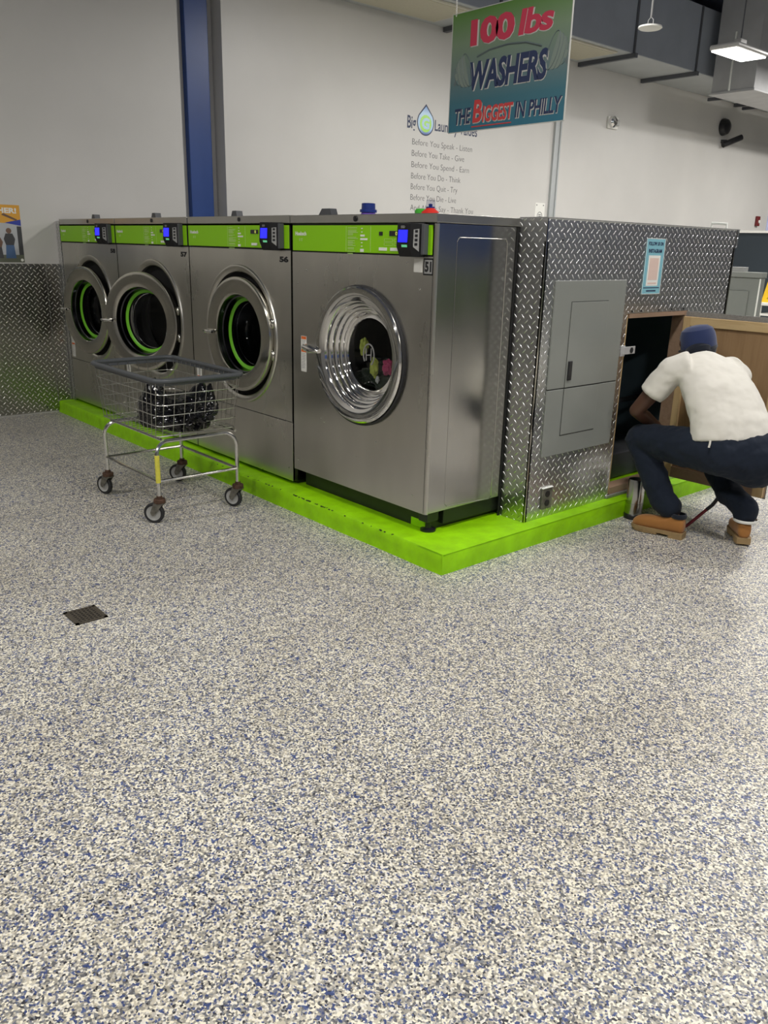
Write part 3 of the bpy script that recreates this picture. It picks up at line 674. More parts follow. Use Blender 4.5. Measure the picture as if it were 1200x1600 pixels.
def washer(x0,x1,label,num,door_c,door_ang,tabx):
    yf=.140; zb=.135; zt=1.815
    cx0=(x0+x1)/2; cz=1.045
    t_=thing('washing_machine',label,'washing machine',(cx0,.6,CH),'stainless steel front loading washers')
    g=.004
    # cabinet shell behind the front
    MB().shell(x0+g,x1-g,yf+.002,1.30,zb+.001,1.765).build('cabinet',K['steel_side'],t_)
    MB().box(x0+.01,x1-.01,yf+.045,1.28,CH,zb).build('base_frame',K['blackbase'],t_)
    # front skin with hole + raised stamped ring
    zs=.535
    fr=MB(); ring_panel(fr,x0+g,x1-g,zs+.003,1.610,cx0+.02,cz,.466,yf)
    lath_y(fr,[(.466,0),(.461,-.009),(.452,-.011),(.428,-.004),(.419,.004),(.416,.03)],(cx0+.02,yf,cz),72)
    f=fr.build('front_panel',K['steel'],t_)
    mb=MB(); lath_y(mb,[(.417,.025),(.38,.055),(.30,.06),(.236,.06)],(cx0+.02,yf,cz),64); mb.build('tub_gasket',K['gap'],t_)
    MB().box(x0+g,x1-g,yf,yf+.02,zb,zs-.003,.003).build('kick_panel',K['steel'],t_)
    MB().box(x0+g,x1-g,yf+.004,yf+.012,zs-.004,zs+.004).build('panel_seam',K['line'],t_)
    # drum interior, open toward the door
    lath_y(MB(),[(.238,.056),(.25,.07),(.34,.12),(.35,.55),(.30,.60),(0,.61)],(cx0+.02,yf,cz),48).build('drum',K['drum'],t_)
    # header, lid
    control_panel(x0+.008,x1-.012,1.620,1.757,yf,t_,x1-.149,1.690,False)
    MB().box(x0+.004,x1-.004,yf,yf+.01,1.609,1.618).box(x0+.004,x1-.004,yf+.002,yf+.012,1.757,1.768).box(x1-.012,x1-.004,yf-.004,yf+.01,1.618,1.757).build('header_trim',K['gap'],t_)
    lid=MB().box(x0+g,x1-g,yf-.006,1.30,1.768,1.815,.003).build('lid',K['steel_lid'],t_)
    lath_y(MB(),[(.014,0),(.013,-.006),(0,-.008)],(cx0+.06,yf-.006,1.793),16).build('lid_lock',K['black'],lid)
    MB().poly([(tabx-.045,.27,1.815),(tabx+.035,.27,1.815),(tabx+.025,.27,1.857),(tabx-.025,.27,1.857)],(0,.05,0)).build('soap_hatch',K['dgrey'],lid)
    door_assembly(t_,*door_c,door_ang)
    text('number',num,FY,yf,x1-.128,x1-.030,1.538,1.574,K['blackm'],t_,bold=.06,th=.0008)
    sticker(x0+.040,x0+.110,.555,.765,yf-.0005,t_)
    for a,b in ((x1-.05,.235),(x1-.05,1.50)): 
        pass
    mb=MB()
    for a,b in ((x0+.05,.22),(x1-.05,.22)): lath_y(mb,[(.006,0),(.004,-.003),(0,-.0035)],(a,yf,b),8)
    mb.build('screw',K['chrome'],t_)
    return t_
washer(-5.322,-4.100,'leftmost washer in the row, number 58, beside the diamond plate wainscot','58',(-4.674,.052,1.030),7.0,-4.845)
washer(-4.096,-2.856,'washer numbered 57 with its round door ajar, second from the left wall','57',(-3.463,.010,1.032),20.4,-3.652)
washer(-2.852,-1.560,'washer numbered 56 behind the wire cart, with its door shut','56',(-2.144,.092,1.050),1.8,-2.428)

# --- washer 51 (the big one at the corner)
x0,x1=-1.352,-.2837; x0=-1.545
yf=.1415; zb=.236; zt=1.812
t_=thing('washing_machine','large washer numbered 51 at the front corner, smoked glass round door and stainless side','washing machine',((x0+x1)/2,.7,CH),'stainless steel front loading washers')
cx,cz=-.885,1.044
x0v=-1.548
MB().shell(x0v,x1,yf+.012,1.30,zb,1.765).build('cabinet',K['steel_side'],t_)
fr=MB(); ring_panel(fr,x0v,x1-.020,zb+.0,1.604,cx,cz,.372,yf); fp=fr.build('front_panel',K['steel'],t_)
MB().box(x0v,x1-.0225,yf+.0005,yf+.012,zb,1.60).build('front_backing',K['steel'],t_) if False else None
# rolled right-hand corner post
mb=MB(); mb.tube([(x1-.013,yf+.012,zb-.004),(x1-.013,yf+.012,1.765)],.013,20); mb.box(x1-.022,x1-.010,yf-.0005,yf+.02,zb-.004,1.765); mb.build('corner_post',K['steel'],t_)
MB().box(x1-.0245,x1-.0215,yf-.001,yf+.006,zb,1.765).build('corner_seam',K['line'],t_)
# front skin lower return
MB().box(x0v,x1-.02,yf,yf+.012,zb-.006,zb,.001).build('lower_return',K['steel'],t_)
control_panel(x0v+.012,x1-.035,1.612,1.756,yf,t_,-.425,1.683,True)
MB().box(x0v,x1-.02,yf+.001,yf+.012,1.602,1.612).box(x0v,x1-.02,yf+.002,yf+.012,1.756,1.768).build('header_trim',K['gap'],t_)
lid=MB().box(x0v-.008,x1+.004,yf-.010,1.30,1.768,1.813,.003).build('lid',K['steel_lid'],t_)
lath_y(MB(),[(.016,0),(.015,-.006),(0,-.008)],(-.925,yf-.010,1.790),16).build('lid_lock',K['black'],lid)
MB().poly([(-1.50,.30,1.813),(-1.36,.30,1.813),(-1.38,.30,1.858),(-1.46,.30,1.858)],(0,.05,0)).build('soap_hatch',K['dgrey'],lid)
# side panel embossing
ems=[(x1+.0005,y,z) for y,z in ((.285,.27),(.285,1.68),(.30,1.70),(.66,1.70),(.675,1.68),(.675,.25),(.66,.235),(.30,.255))]
mb=MB(); mb.tube(ems,.0028,6,closed=True); mb.build('side_embossing',K['steel_side'],t_)
MB().box(x1-.001,x1+.006,.745,.757,CH,1.765).build('side_gap',K['gap'],t_)
# black recessed base with levelling foot
mb=MB(); mb.box(x0v+.03,x1-.055,yf+.07,1.25,CH,zb,.004); mb.box(x1-.055,x1-.02,.30,1.25,CH+.03,zb-.005,.003); mb.build('base_frame',K['blackbase'],t_)
mb=MB(); mb.lathe([(.045,0),(.045,.012),(.018,.02),(.014,.11)],20,Matrix.Translation((x1-.055,yf+.075,CH)),capend='both'); mb.box(x1-.09,x1-.02,yf+.03,yf+.12,CH+.06,zb-.003,.004); mb.build('levelling_foot',K['black'],t_)
MB().box(x1-.19,x1-.06,yf+.066,yf+.071,CH+.002,CH+.05,.002).build('paint_splash',K['green'],t_)
# door
d=lath_y(MB(),[(.372,.012),(.386,.006),(.391,-.010),(.388,-.026),(.378,-.034),(.352,-.034),(.325,-.026),(.308,-.020),(.303,-.012),(.300,.006),(.288,.010),(.283,.016),(.280,.036),(.268,.040),(.263,.046),(.260,.062),(.250,.066),(.245,.072),(.243,.084),(.236,.088),(.222,.082),(.210,.080),(.206,.086)],(cx,yf,cz),96).build('door',K['chrome'],t_)
lath_y(MB(),[(.208,.083),(.10,.076),(0,.074)],(cx,yf,cz),64).build('door_glass',K['glass51'],d)
lath_y(MB(),[(.396,.004),(.400,-.006),(.398,-.016),(.388,-.020)],(cx+.004,yf,cz-.004),96).build('door_gasket',K['rubber'],d)
hd=MB(); hd.tube([(cx-.475,yf+.0,cz+.0),(cx-.475,yf-.045,cz+.002),(cx-.41,yf-.05,cz-.002),(cx-.345,yf-.040,cz-.01)],[.018,.022,.026,.013],12); hd.tube([(cx-.385,yf+.0,cz),(cx-.385,yf-.05,cz)],.013,10); hd.build('door_handle',K['chrome'],d)
# emblem printed on the glass: letter H in an oval
mb=MB(); ey=yf+.070
mb.tube([(cx-.0+.048*math.cos(q),ey,cz+.0+.062*math.sin(q)) for q in [math.radians(a) for a in range(-60,230,10)]],.0045,6)
mb.tube([(cx-.025,ey,cz+.035),(cx-.022,ey,cz-.035)],.004,6); mb.tube([(cx+.022,ey,cz+.04),(cx+.020,ey,cz-.03)],.004,6); mb.tube([(cx-.024,ey,cz-.004),(cx+.022,ey,cz+.002)],.004,6)
mb.build('emblem',K['greyp'],d)
# drum behind the glass
dr=lath_y(MB(),[(.222,.095),(.26,.11),(.33,.14),(.34,.50),(.30,.56),(0,.57)],(cx,yf,cz),48).build('drum',K['drum'],t_)
# stickers, screws
slab(MB(),FY,yf,-.450,-.385,1.525,1.592,.0008).build('blank_sticker',K['paper'],t_)
pl=slab(MB(),FY,yf,-.378,-.305,1.512,1.596,.001,).build('number_plate',K['black'],t_)
slab(MB(),FY,yf-.001,-.370,-.313,1.520,1.588,.0005).build('plate_face',K['greyp'],pl)
text('number','51',FY,yf-.0016,-.366,-.318,1.528,1.580,K['blackm'],pl,bold=.05)
sticker(-1.463,-1.405,.885,1.105,yf,t_)
for a,b in ((-1.40,1.50),(-1.49,1.42),(-.50,1.57),(-.40,1.44),(-1.22,.60),(-.72,.565),(-1.50,.30),(-.40,.32),(-1.25,.62)):
    lath_y(MB(),[(.006,0),(.005,-.003),(0,-.004)],(a,yf,b),10).build('screw',K['chrome'],t_)

# laundry seen through the doors
def rag(name,label,c,s,m,seed,grp='laundry inside the washers'):
    mb=MB(); r=bmesh.ops.create_icosphere(mb.bm,subdivisions=4,radius=1)
    for v in mb.bm.verts:
        p=v.co.copy(); n_=noise.noise(p*1.8+Vector((seed,0,0)))+.5*noise.noise(p*4+Vector((0,seed,0)))
        k=1+.42*n_+.18*abs(noise.noise(p*7+Vector((0,0,seed)))); v.co=Vector((p.x*s[0]*k,p.y*s[1]*k,p.z*s[2]*k))+Vector(c)
    for f in mb.bm.faces: f.smooth=True
    o=mb.build(name,m); o.data.transform(Matrix.Translation(-Vector(c))); o.location=c
    return tag(o,label,'laundry',grp)
rag('laundry_cloth','crumpled lime cloth inside washer 51, upper left of the glass',(cx-.10,yf+.115,cz+.035),(.028,.02,.045),K['lime_c'],1)
rag('laundry_cloth','crumpled lime cloth low in the middle of the glass of washer 51',(cx+.0,yf+.115,cz-.075),(.028,.02,.052),K['lime_c'],2)
rag('laundry_cloth','crumpled pink cloth inside washer 51 at the right of the glass',(cx+.115,yf+.115,cz-.06),(.042,.02,.04),K['pink_c'],3)
rag('laundry_cloth','small white scrap at the bottom of the glass of washer 51',(cx+.03,yf+.115,cz-.145),(.012,.01,.018),K['white_c'],4)
rag('laundry_cloth','dark green load of clothes filling the bottom of the drum of washer 51',(cx,yf+.24,cz-.16),(.24,.10,.09),K['dark_c'],5)
rag('laundry_cloth','white cloth behind the lower left glass of washer 56',(-2.15,.325,.925),(.022,.018,.075),K['white_c'],6)
rag('laundry_cloth','rust red cloth behind the lower right glass of washer 56',(-2.02,.34,.92),(.055,.02,.07),K['red_c'],7)

# ---------------------------------------------------------------- items on top of washer 51
def bottle(name,label,c,prof,m,cap=None,capm=None,group='detergent bottles'):
    o=thing(name,label,'bottle',c,group)
    MB().lathe(prof,28,Matrix.Translation(c),capend='both').build('bottle_body',m,o)
    if cap: MB().lathe(cap,28,Matrix.Translation(c),capend='both').build('cap',capm,o)
    return o
zT=1.813
bottle('detergent_bottle','purple bottle with a wide dark blue cap standing on washer 51',(-1.40,.62,zT),[(.045,0),(.048,.01),(.048,.026),(.042,.034)],K['purple'],[(.044,.034),(.054,.036),(.054,.052),(.044,.054),(.043,.088),(.038,.09)],K['bluecap'])
bottle('detergent_bottle','low lime coloured lid just showing above the middle of washer 51',(-1.13,.55,zT),[(.062,0),(.060,.006),(.04,.012),(.01,.016)],K['lime_p'])
bottle('detergent_bottle','green capped bottle beside the red bottle on washer 51',(-.815,.52,zT),[(.034,0),(.036,.006),(.033,.014)],K['lime_p'],[(.034,.014),(.035,.034),(.024,.044),(.01,.046)],K['greenc'])
o=bottle('detergent_bottle','red bottle with a dark spout collar and clear cap on washer 51',(-.715,.50,zT),[(.062,0),(.062,.006),(.045,.028),(.026,.042),(.024,.046)],K['red'],[(.026,.046),(.026,.052),(.010,.053),(.012,.066),(.006,.068)],K['bluecap'])
mclr=glass('clear_cap',(.85,.85,.9)); MB().lathe([(.026,.052),(.025,.088),(0,.09)],20,Matrix.Translation((-.715,.50,zT))).build('clear_cup',mclr,o)

# ================================================================ diamond plate enclosure
en=thing('utility_enclosure','diamond plate clad utility box behind the washers, its service door standing open','enclosure',(-1,2,CH))
EX=-.092; EY=.765; ET=1.812; EB=2.82
oy0,oy1,oz0,oz1=1.605,2.315,.135,1.292
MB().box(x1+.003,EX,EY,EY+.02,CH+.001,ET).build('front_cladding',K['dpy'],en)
mb=MB(); th=.012
mb.box(EX-th,EX,EY,oy0,CH+.001,ET); mb.box(EX-th,EX,oy1,EB,CH+.001,ET); mb.box(EX-th,EX,oy0,oy1,oz1,ET); mb.box(EX-th,EX,oy0,oy1,CH+.001,oz0)
mb.build('side_cladding',K['dpx'],en)
MB().box(EX-.001,EX+.004,EY-.004,EY+.004,CH,ET).build('corner_trim',K['chrome_d'],en); MB().box(EX,EX+.004,EB-.01,EB+.004,CH,ET).build('corner_trim',K['chrome_d'],en)
MB().box(EX,EX+.0025,EY+.005,EB+.03,1.695,ET).build('upper_band',K['dpx'],en)
MB().box(x1+.003,EX,EY-.003,EY,1.695,ET).build('upper_band_front',K['dpy'],en)
MB().box(XL+.4,EX+.006,1.31,EB+.03,ET,ET+.006).box(x1+.003,EX+.006,EY-.006,1.31,ET,ET+.006).build('light_block_top',K['galv'],en)  # unseen top added to keep light out of the enclosure
MB().box(EX,EX+.004,EY,EB,ET-.004,ET+.007).build('top_trim',K['whitem'],en)
MB().box(XL+.36,EX,EB-.02,EB,CH+.001,ET).build('back_panel',K['inner_shade'],en)
MB().box(XL+.36,EX-.02,1.305,1.32,CH+.001,ET).build('inner_panel',K['inner_shade'],en)
MB().box(XL+.004,-5.325,.135,.150,CH+.001,1.80).build('filler_strip',K['dpy'],en)
mb=MB(); mb.box(EX-.10,EX-.012,oy0-.0,oy0+.028,oz0,oz1); mb.build('wood_jamb',K['lumber'],en)
MB().box(EX-.09,EX-.001,oy0+.028,oy1,oz1-.028,oz1).build('wood_header',K['lumberd'],en)
MB().box(EX-.09,EX-.001,oy0+.028,oy1,oz0,oz0+.045).build('wood_sill',K['lumberd'],en)
MB().box(EX-.09,EX-.001,oy1-.035,oy1,oz0+.045,oz1-.028).build('wood_jamb',K['lumberd'],en)
MB().box(EX-.02,EX+.012,oy0-.02,oy1+.02,CH,CH+.022,.004).build('sill_strip',K['galv'],en)
for y in (.9,1.3,1.65,1.75,1.95,2.1,2.25,2.5,2.75):
    MB().lathe([(0,.003),(.006,.002),(.007,0)],8,Matrix.Translation((EX+.0026,y,1.305 if 1.6<y<2.3 else 1.705))@Matrix.Rotation(PI/2,4,'Y')).build('screw',K['blackm'],en)
hs=MB(); hs.box(EX,EX+.006,oy0-.035,oy0+.01,1.035,1.10,.002); hs.box(EX+.004,EX+.009,oy0-.01,oy0+.115,1.045,1.092,.002)
hs=hs.build('hasp',K['ductw'],en); MB().lathe([(0,.0105),(.018,.0105),(.018,.009)],16,Matrix.Translation((EX,oy0+.075,1.068))@Matrix.Rotation(PI/2,4,'Y')).build('hasp_slot',K['gap'],hs)
# open door leaf, hinged at the far jamb, swung out 90 degrees
DY=2.25
leaf=MB().box(EX+.004,.628,DY+.040,DY+.044,.158,1.288).build('open_door_sheet',K['galv'],en)
dl=MB().box(EX+.012,.622,DY+.018,DY+.04,.170,1.256).build('access_door',K['ply'],en)
MB().box(EX+.012,EX+.062,DY,DY+.018,.17,1.256,.002).build('stile',K['lumber'],dl); MB().box(.555,.622,DY,DY+.018,.17,1.256,.002).build('stile',K['lumber'],dl)
mb=MB(); mb.box(EX+.062,.555,DY,DY+.018,1.198,1.256,.002); mb.build('rail',K['lumberx'],dl)
MB().box(EX+.062,.555,DY,DY+.018,.17,.245,.002).build('rail',K['lumberd'],dl)
MB().box(.10,.14,DY-.002,DY+.018,.245,1.198,.002).build('stile',K['lumber'],dl) if False else None
# pipe handle on the top of the enclosure
pv=MB(); pv.tube([(-.262,2.78,ET+.004),(-.262,2.78,1.857),(-.150,2.78,1.851),(-.150,2.78,ET+.004)],.0085,8)
pv=pv.build('pipe_loop',K['white']); tag(pv,'small white plastic pipe loop standing on the far top corner of the enclosure','pipe')
# things inside the enclosure
for i,(yy,zz,rr,lb) in enumerate(((1.98,.92,.20,'large dark hose loop hanging inside the open enclosure'),(1.88,.80,.14,'smaller dark hose loop low inside the open enclosure'))):
    mb=MB(); mb.tube([(-.62-.05*i+.03*math.sin(q*2),yy+rr*.75*math.cos(q),zz+rr*1.25*math.sin(q)) for q in [2*PI*k/32 for k in range(32)]],.012,8,closed=True)
    o=mb.build('hose_loop',K['black']); tag(o,lb,'hose')
o=thing('valve_manifold','dark pipe manifold with valves inside the open enclosure','pipe',(-.55,2.0,.60))
MB().tube([(-.55,1.55,.62),(-.55,2.6,.62)],.018,10).tube([(-.55,1.8,.62),(-.55,1.8,CH)],.016,10).tube([(-.55,2.2,.62),(-.55,2.2,CH)],.016,10).build('pipe',K['dgrey'],o)
for y in (1.72,1.95,2.12): MB().lathe([(0,.02),(.026,.016),(.03,0),(.012,-.04)],12,Matrix.Translation((-.54,y,.66))).build('valve',K['caster'],o)
MB().box(-1.2,-.35,1.45,2.70,CH+.002,.30,.01).build('plinth',K['dgrey'],o)
MB().box(-.95,-.93,1.40,2.78,CH+.002,1.7).build('backing_board',K['inner_shade'],o)

# electrical panel
ep=thing('electrical_panel','grey two piece electrical panel cover on the diamond plate side','electrical panel',(EX,1.2,.49))
e0,e1=.868,1.545
MB().box(EX,EX+.012,e0,e1,.892,1.492,.003).build('upper_cover',K['epanel'],ep)
MB().box(EX,EX+.012,e0,e1,.495,.886,.003).build('lower_cover',K['epanel'],ep)
MB().box(EX,EX+.009,e0+.01,e1-.004,.884,.894).build('cover_seam',K['line'],ep)
dd=MB().box(EX+.012,EX+.0165,1.020,1.372,.893,1.374,.002).build('panel_door',K['epanel'],ep)
def outline(mb,a0,a1,b0,b1,x,w=.003):
    for (p,q,r_,s_) in ((a0,a1,b1,b1+w),(a0,a0+w,b0,b1),(a1-w*.6,a1,b0,b1)): mb.box(x,x+.0006,p,q,r_,s_)
mb=MB(); outline(mb,1.018,1.374,.893,1.375,EX+.0122); mb.build('door_gap',K['line'],dd)
ld=MB().box(EX+.012,EX+.0155,1.020,1.352,.612,.886,.002).build('lower_door',K['epanel'],ep)
mb=MB(); x_=EX+.0122
for (p,q,r_,s_) in ((1.016,1.352,.608,.611),(1.016,1.019,.608,.886)): mb.box(x_,x_+.001,p,q,r_,s_)
mb.build('door_gap',K['line'],ld)
lt=MB().box(EX+.0165,EX+.024,1.030,1.066,.935,1.045,.003).build('latch',K['black'],dd)
# outlet
ou=thing('power_outlet','grey duplex power outlet low on the diamond plate beside the curb','outlet',(EX,.95,.17))
MB().box(EX+.0,EX+.012,.905,1.000,.168,.300,.004).build('cover_plate',K['caster'],ou)
MB().box(EX,EX+.016,.903,1.002,.298,.302,.001).build('drip_edge',K['white'],ou)
for z in (.206,.262): MB().lathe([(0,.004),(.020,.004),(.020,0)],16,Matrix.Translation((EX+.012,.952,z))@Matrix.Rotation(PI/2,4,'Y')).build('socket',K['black'],ou)
# social media poster
ip=thing('poster','light blue follow us poster taped on the diamond plate side','poster',(EX,1.82,1.41))
a0,a1,b0,b1=1.722,1.928,1.405,1.735
X_=EX+.003
MB().box(X_,X_+.0015,a0,a1,b0,b1).build('sheet',K['sign_blue'],ip)
slab(MB(),FX,X_+.0015,a0+.038,a1-.038,b0+.05,b1-.10,.0005).build('white_field',K['paper'],ip)
slab(MB(),FX,X_+.002,a0+.052,a1-.052,b0+.085,b1-.115,.0004).build('pink_field',K['pink'],ip)
slab(MB(),FX,X_+.002,a0+.055,a1-.055,b0+.060,b0+.070,.0004).build('pink_bar',K['pink'],ip)
text('lettering','FOLLOW US ON',FX,X_+.0016,a0+.022,a1-.022,b1-.042,b1-.020,K['navyp'],ip,bold=.04)
text('lettering','INSTAGRAM',FX,X_+.0016,a0+.030,a1-.030,b1-.085,b1-.062,K['navyp'],ip,bold=.04)
mb=MB(); slab(mb,FX,X_+.0015,a0+.015,a1-.015,b0+.036,b0+.041,.0005); slab(mb,FX,X_+.0015,a0+.05,a1-.05,b0+.016,b0+.024,.0005); mb.build('small_print',K['navyp'],ip)
mb=MB(); 
for (p,q,r_,s_) in ((a0,a1,b1-.003,b1),(a0,a1,b0,b0+.003),(a0,a0+.003,b0,b1),(a1-.003,a1,b0,b1)): mb.box(X_+.0015,X_+.002,p,q,r_,s_)
mb.build('pale_border',K['paper'],ip)

# ================================================================ laundry cart
ct=thing('laundry_cart','empty-framed wire laundry cart on four casters with grey bumper rim, in front of the washers','laundry cart',(-2.1,-.5,0))
# rim
def rrect(xa,xb,ya,yb,z,r,n=6):
    out=[]
    for (cx_,cy_,a0_) in ((xb-r,yb-r,0),(xa+r,yb-r,90),(xa+r,ya+r,180),(xb-r,ya+r,270)):
        for i in range(n+1): a=math.radians(a0_+90*i/n); out.append(Vector((cx_+r*math.cos(a),cy_+r*math.sin(a),z)))
    return out
TX0,TX1,TY0,TY1,TZ=-2.60,-1.62,-.765,-.175,.868
BX0,BX1,BY0,BY1,BZ=-2.505,-1.695,-.745,-.205,.525
rim=MB(); P0=rrect(TX0,TX1,TY0,TY1,TZ,.07,8); rim.tube(P0,.0155,12,closed=True)
# drop skirt of the bumper
n=len(P0)
sk=[]
for (dx,dz) in ((.0,.0),(-.004,-.03)):
    sk.append([rim.bm.verts.new(p+Vector((0,0,dz))+ (Vector(((TX0+TX1)/2,(TY0+TY1)/2,TZ))-p).normalized()*(-dx+ .008)) for p in P0])
for i in range(n):
    f=rim.bm.faces.new((sk[0][i],sk[0][(i+1)%n],sk[1][(i+1)%n],sk[1][i])); f.smooth=True
rim.build('bumper_rim',K['bumper'],ct)
bk=MB(); wr=.0021
def lerp(a,b,t): return a+(b-a)*t
for k in range(1,6):
    t=k/5*1.0; zz=lerp(TZ-.02,BZ,t); bk.tube(rrect(lerp(TX0+.01,BX0,t),lerp(TX1-.01,BX1,t),lerp(TY0+.01,BY0,t),lerp(TY1-.01,BY1,t),zz,lerp(.06,.04,t),4),wr*1.35 ,6,closed=True)
NX,NY=14,7
for i in range(NX+1):
    t=i/NX
    for (yt,yb) in ((TY0+.012,BY0),(TY1-.012,BY1)):
        bk.tube([(lerp(TX0+.05,TX1-.05,t),yt,TZ-.01),(lerp(BX0+.03,BX1-.03,t),yb,BZ)],wr,5)
for i in range(NY+1):
    t=i/NY
    for (xt,xb) in ((TX0+.012,BX0),(TX1-.012,BX1)):
        bk.tube([(xt,lerp(TY0+.05,TY1-.05,t),TZ-.01),(xb,lerp(BY0+.03,BY1-.03,t),BZ)],wr,5)
for i in range(NX+1):
    x=lerp(BX0+.03,BX1-.03,i/NX); bk.tube([(x,BY0,BZ-.002),(x,BY1,BZ-.002)],wr,5)
for i in range(6):
    y=lerp(BY0+.01,BY1-.01,i/5); bk.tube([(BX0,y,BZ-.006),(BX1,y,BZ-.006)],wr*1.2,5)
bk.build('wire_basket',K['wire'],ct)
# end hoops and stretchers (tube)
LX0,LX1,LY0,LY1=-2.42,-1.665,-.775,-.225
fr=MB(); tr_=.0125
def hoop(x,y0,y1,xt):
    pts=[(x,y0,.165),(x,y0,.42)]; 
    for i in range(7):
        a=math.radians(180-90*i/6); pts.append((lerp(x,xt,i/6),y0+.08+.08*math.cos(a),.42+.08*math.sin(a)))
    for i in range(7):
        a=math.radians(90-90*i/6); pts.append((lerp(xt,x,i/6),y1-.08+.08*math.cos(a),.42+.08*math.sin(a)))
    pts+= [(x,y1,.165)]; return pts
for x,xt in ((LX0,LX0+.02),(LX1,LX1-.02)): fr.tube(hoop(x,LY0,LY1,xt),tr_,10)
zs=.262
fr.tube([(LX0,LY0,zs),(LX1,LY0,zs)],.0095,8); fr.tube([(LX0,LY1,zs),(LX1,LY1,zs)],.0095,8)
fr.tube([(LX0,LY0,zs),(LX0,LY1,zs)],.0095,8); fr.tube([(LX1,LY0,zs),(LX1,LY1,zs)],.0095,8)
for y in (BY0+.02,BY1-.02): fr.tube([(LX0+.01,y,.508),(LX1-.01,y,.508)],.009,8)
fr.build('tube_frame',K['tube'],ct)
MB().tube([(LX1,LY0,.255),(LX1,LY0,.425)],.0150,12).build('yellow_tape',K['yellow'],ct)
for (x,y,h) in ((LX0,LY0,200),(LX1,LY0,222),(LX0,LY1,215),(LX1,LY1,205)):
    a=math.radians(h); dv=Vector((math.cos(a),math.sin(a),0)); side_=Vector((-dv.y,dv.x,0)); axc=Vector((x,y,.063))+dv*.038
    k_=MB(); k_.lathe([(0,.172),(.017,.172),(.019,.156),(.019,.155)],20,Matrix.Translation((x,y,0))); k_.lathe([(0,.156),(.033,.155),(.036,.151),(.036,.133),(.033,.129),(0,.129)],24,Matrix.Translation((x,y,0)),smooth=False); cs=k_.build('caster',K['rust'],ct)
    R_=Matrix((dv,side_,Vector((0,0,1)))).transposed().to_4x4(); T_=Matrix.Translation((x,y,0))@R_
    f_=MB()
    for s_ in (-1,1):
        yy=.022*s_
        f_.poly([T_@Vector(p) for p in ((-.030,yy,.132),(.030,yy,.132),(.054,yy,.070),(.050,yy,.054),(.038,yy,.048),(.026,yy,.056))],T_.to_3x3()@Vector((0,.003*s_,0)))
    f_.box(-.03,.032,-.024,.024,.122,.13,mx=T_); f_.build('fork',K['caster'],cs)
    Wm=Matrix.Translation(axc)@R_@Matrix.Rotation(PI/2,4,'X')
    MB().lathe([(.046,-.014),(.058,-.015),(.063,-.009),(.0635,0),(.063,.009),(.058,.015),(.046,.014)],40,Wm).build('tire',K['rubber'],cs)
    MB().lathe([(0,-.017),(.012,-.017),(.014,-.011),(.034,-.008),(.046,-.013),(.0475,-.014),(.0475,.014),(.046,.013),(.034,.008),(.014,.011),(.012,.017),(0,.017)],40,Wm).build('wheel_hub',K['hub'],cs)
# black bag in the basket
def blob_bag():
    mb=MB(); bmesh.ops.create_icosphere(mb.bm,subdivisions=6,radius=1)
    for v in mb.bm.verts:
        p=v.co.copy()
        rid=1-abs(noise.noise(p*2.6+Vector((0,4,0))))*2
        rid2=1-abs(noise.noise(p*6.0+Vector((9,0,2))))*2
        k=1+.22*noise.noise(p*1.5+Vector((3,1,0)))+.11*rid+.055*rid2+.02*noise.noise(p*16)
        x=p.x*.255*k; y=p.y*.20*k; z=p.z*.115*k
        if p.z>-.2:
            for ex,ey,hh,wd_ in ((-.15,-.13,.12,.085),(-.09,-.09,.07,.06),(.17,.15,.13,.06),(.12,.10,.06,.09)):
                d2=((x-ex)**2+(y-ey)**2)/wd_**2; z+=hh*math.exp(-d2*1.5)*(p.z+.2)/1.2*(1+.25*rid2)
            z-=.045*math.exp(-((x)**2+(y)**2)/.008)
        v.co=Vector((x,y,max(z,-.088)))
    for f in mb.bm.faces: f.smooth=True
    o=mb.build('plastic_bag',K['bag']); o.location=(-1.925,-.49,BZ+.090); return o
o=blob_bag(); tag(o,'crumpled glossy black plastic bag lying in the wire cart basket','plastic bag')

# ---------------------------------------------------------------- floor drain
dr=thing('floor_drain','small rusty square drain grate set in the speckled floor','floor drain',(-.657,-1.65,0))
mb=MB(); A,B,C,D=(-.730,-1.725),(-.745,-1.580),(-.588,-1.572),(-.578,-1.722)
dx0,dx1,dy0,dy1=-.742,-.582,-1.724,-1.576
mb.box(dx0,dx1,dy0,dy0+.016,0,.004); mb.box(dx0,dx1,dy1-.016,dy1,0,.004); mb.box(dx0,dx0+.016,dy0,dy1,0,.004); mb.box(dx1-.016,dx1,dy0,dy1,0,.004)
for i in range(7): 
    y=lerp(dy0+.02,dy1-.02,i/6); mb.box(dx0,dx1,y-.0035,y+.0035,0,.0035)
for i in range(6):
    x=lerp(dx0+.03,dx1-.03,i/5)
    mb.box(x-.004,x+.004,dy0,dy1,0,.0033)
mb.build('grate',K['drain'],dr)
MB().box(dx0+.004,dx1-.004,dy0+.004,dy1-.004,0,.0012).build('drain_well',K['gap'],dr)

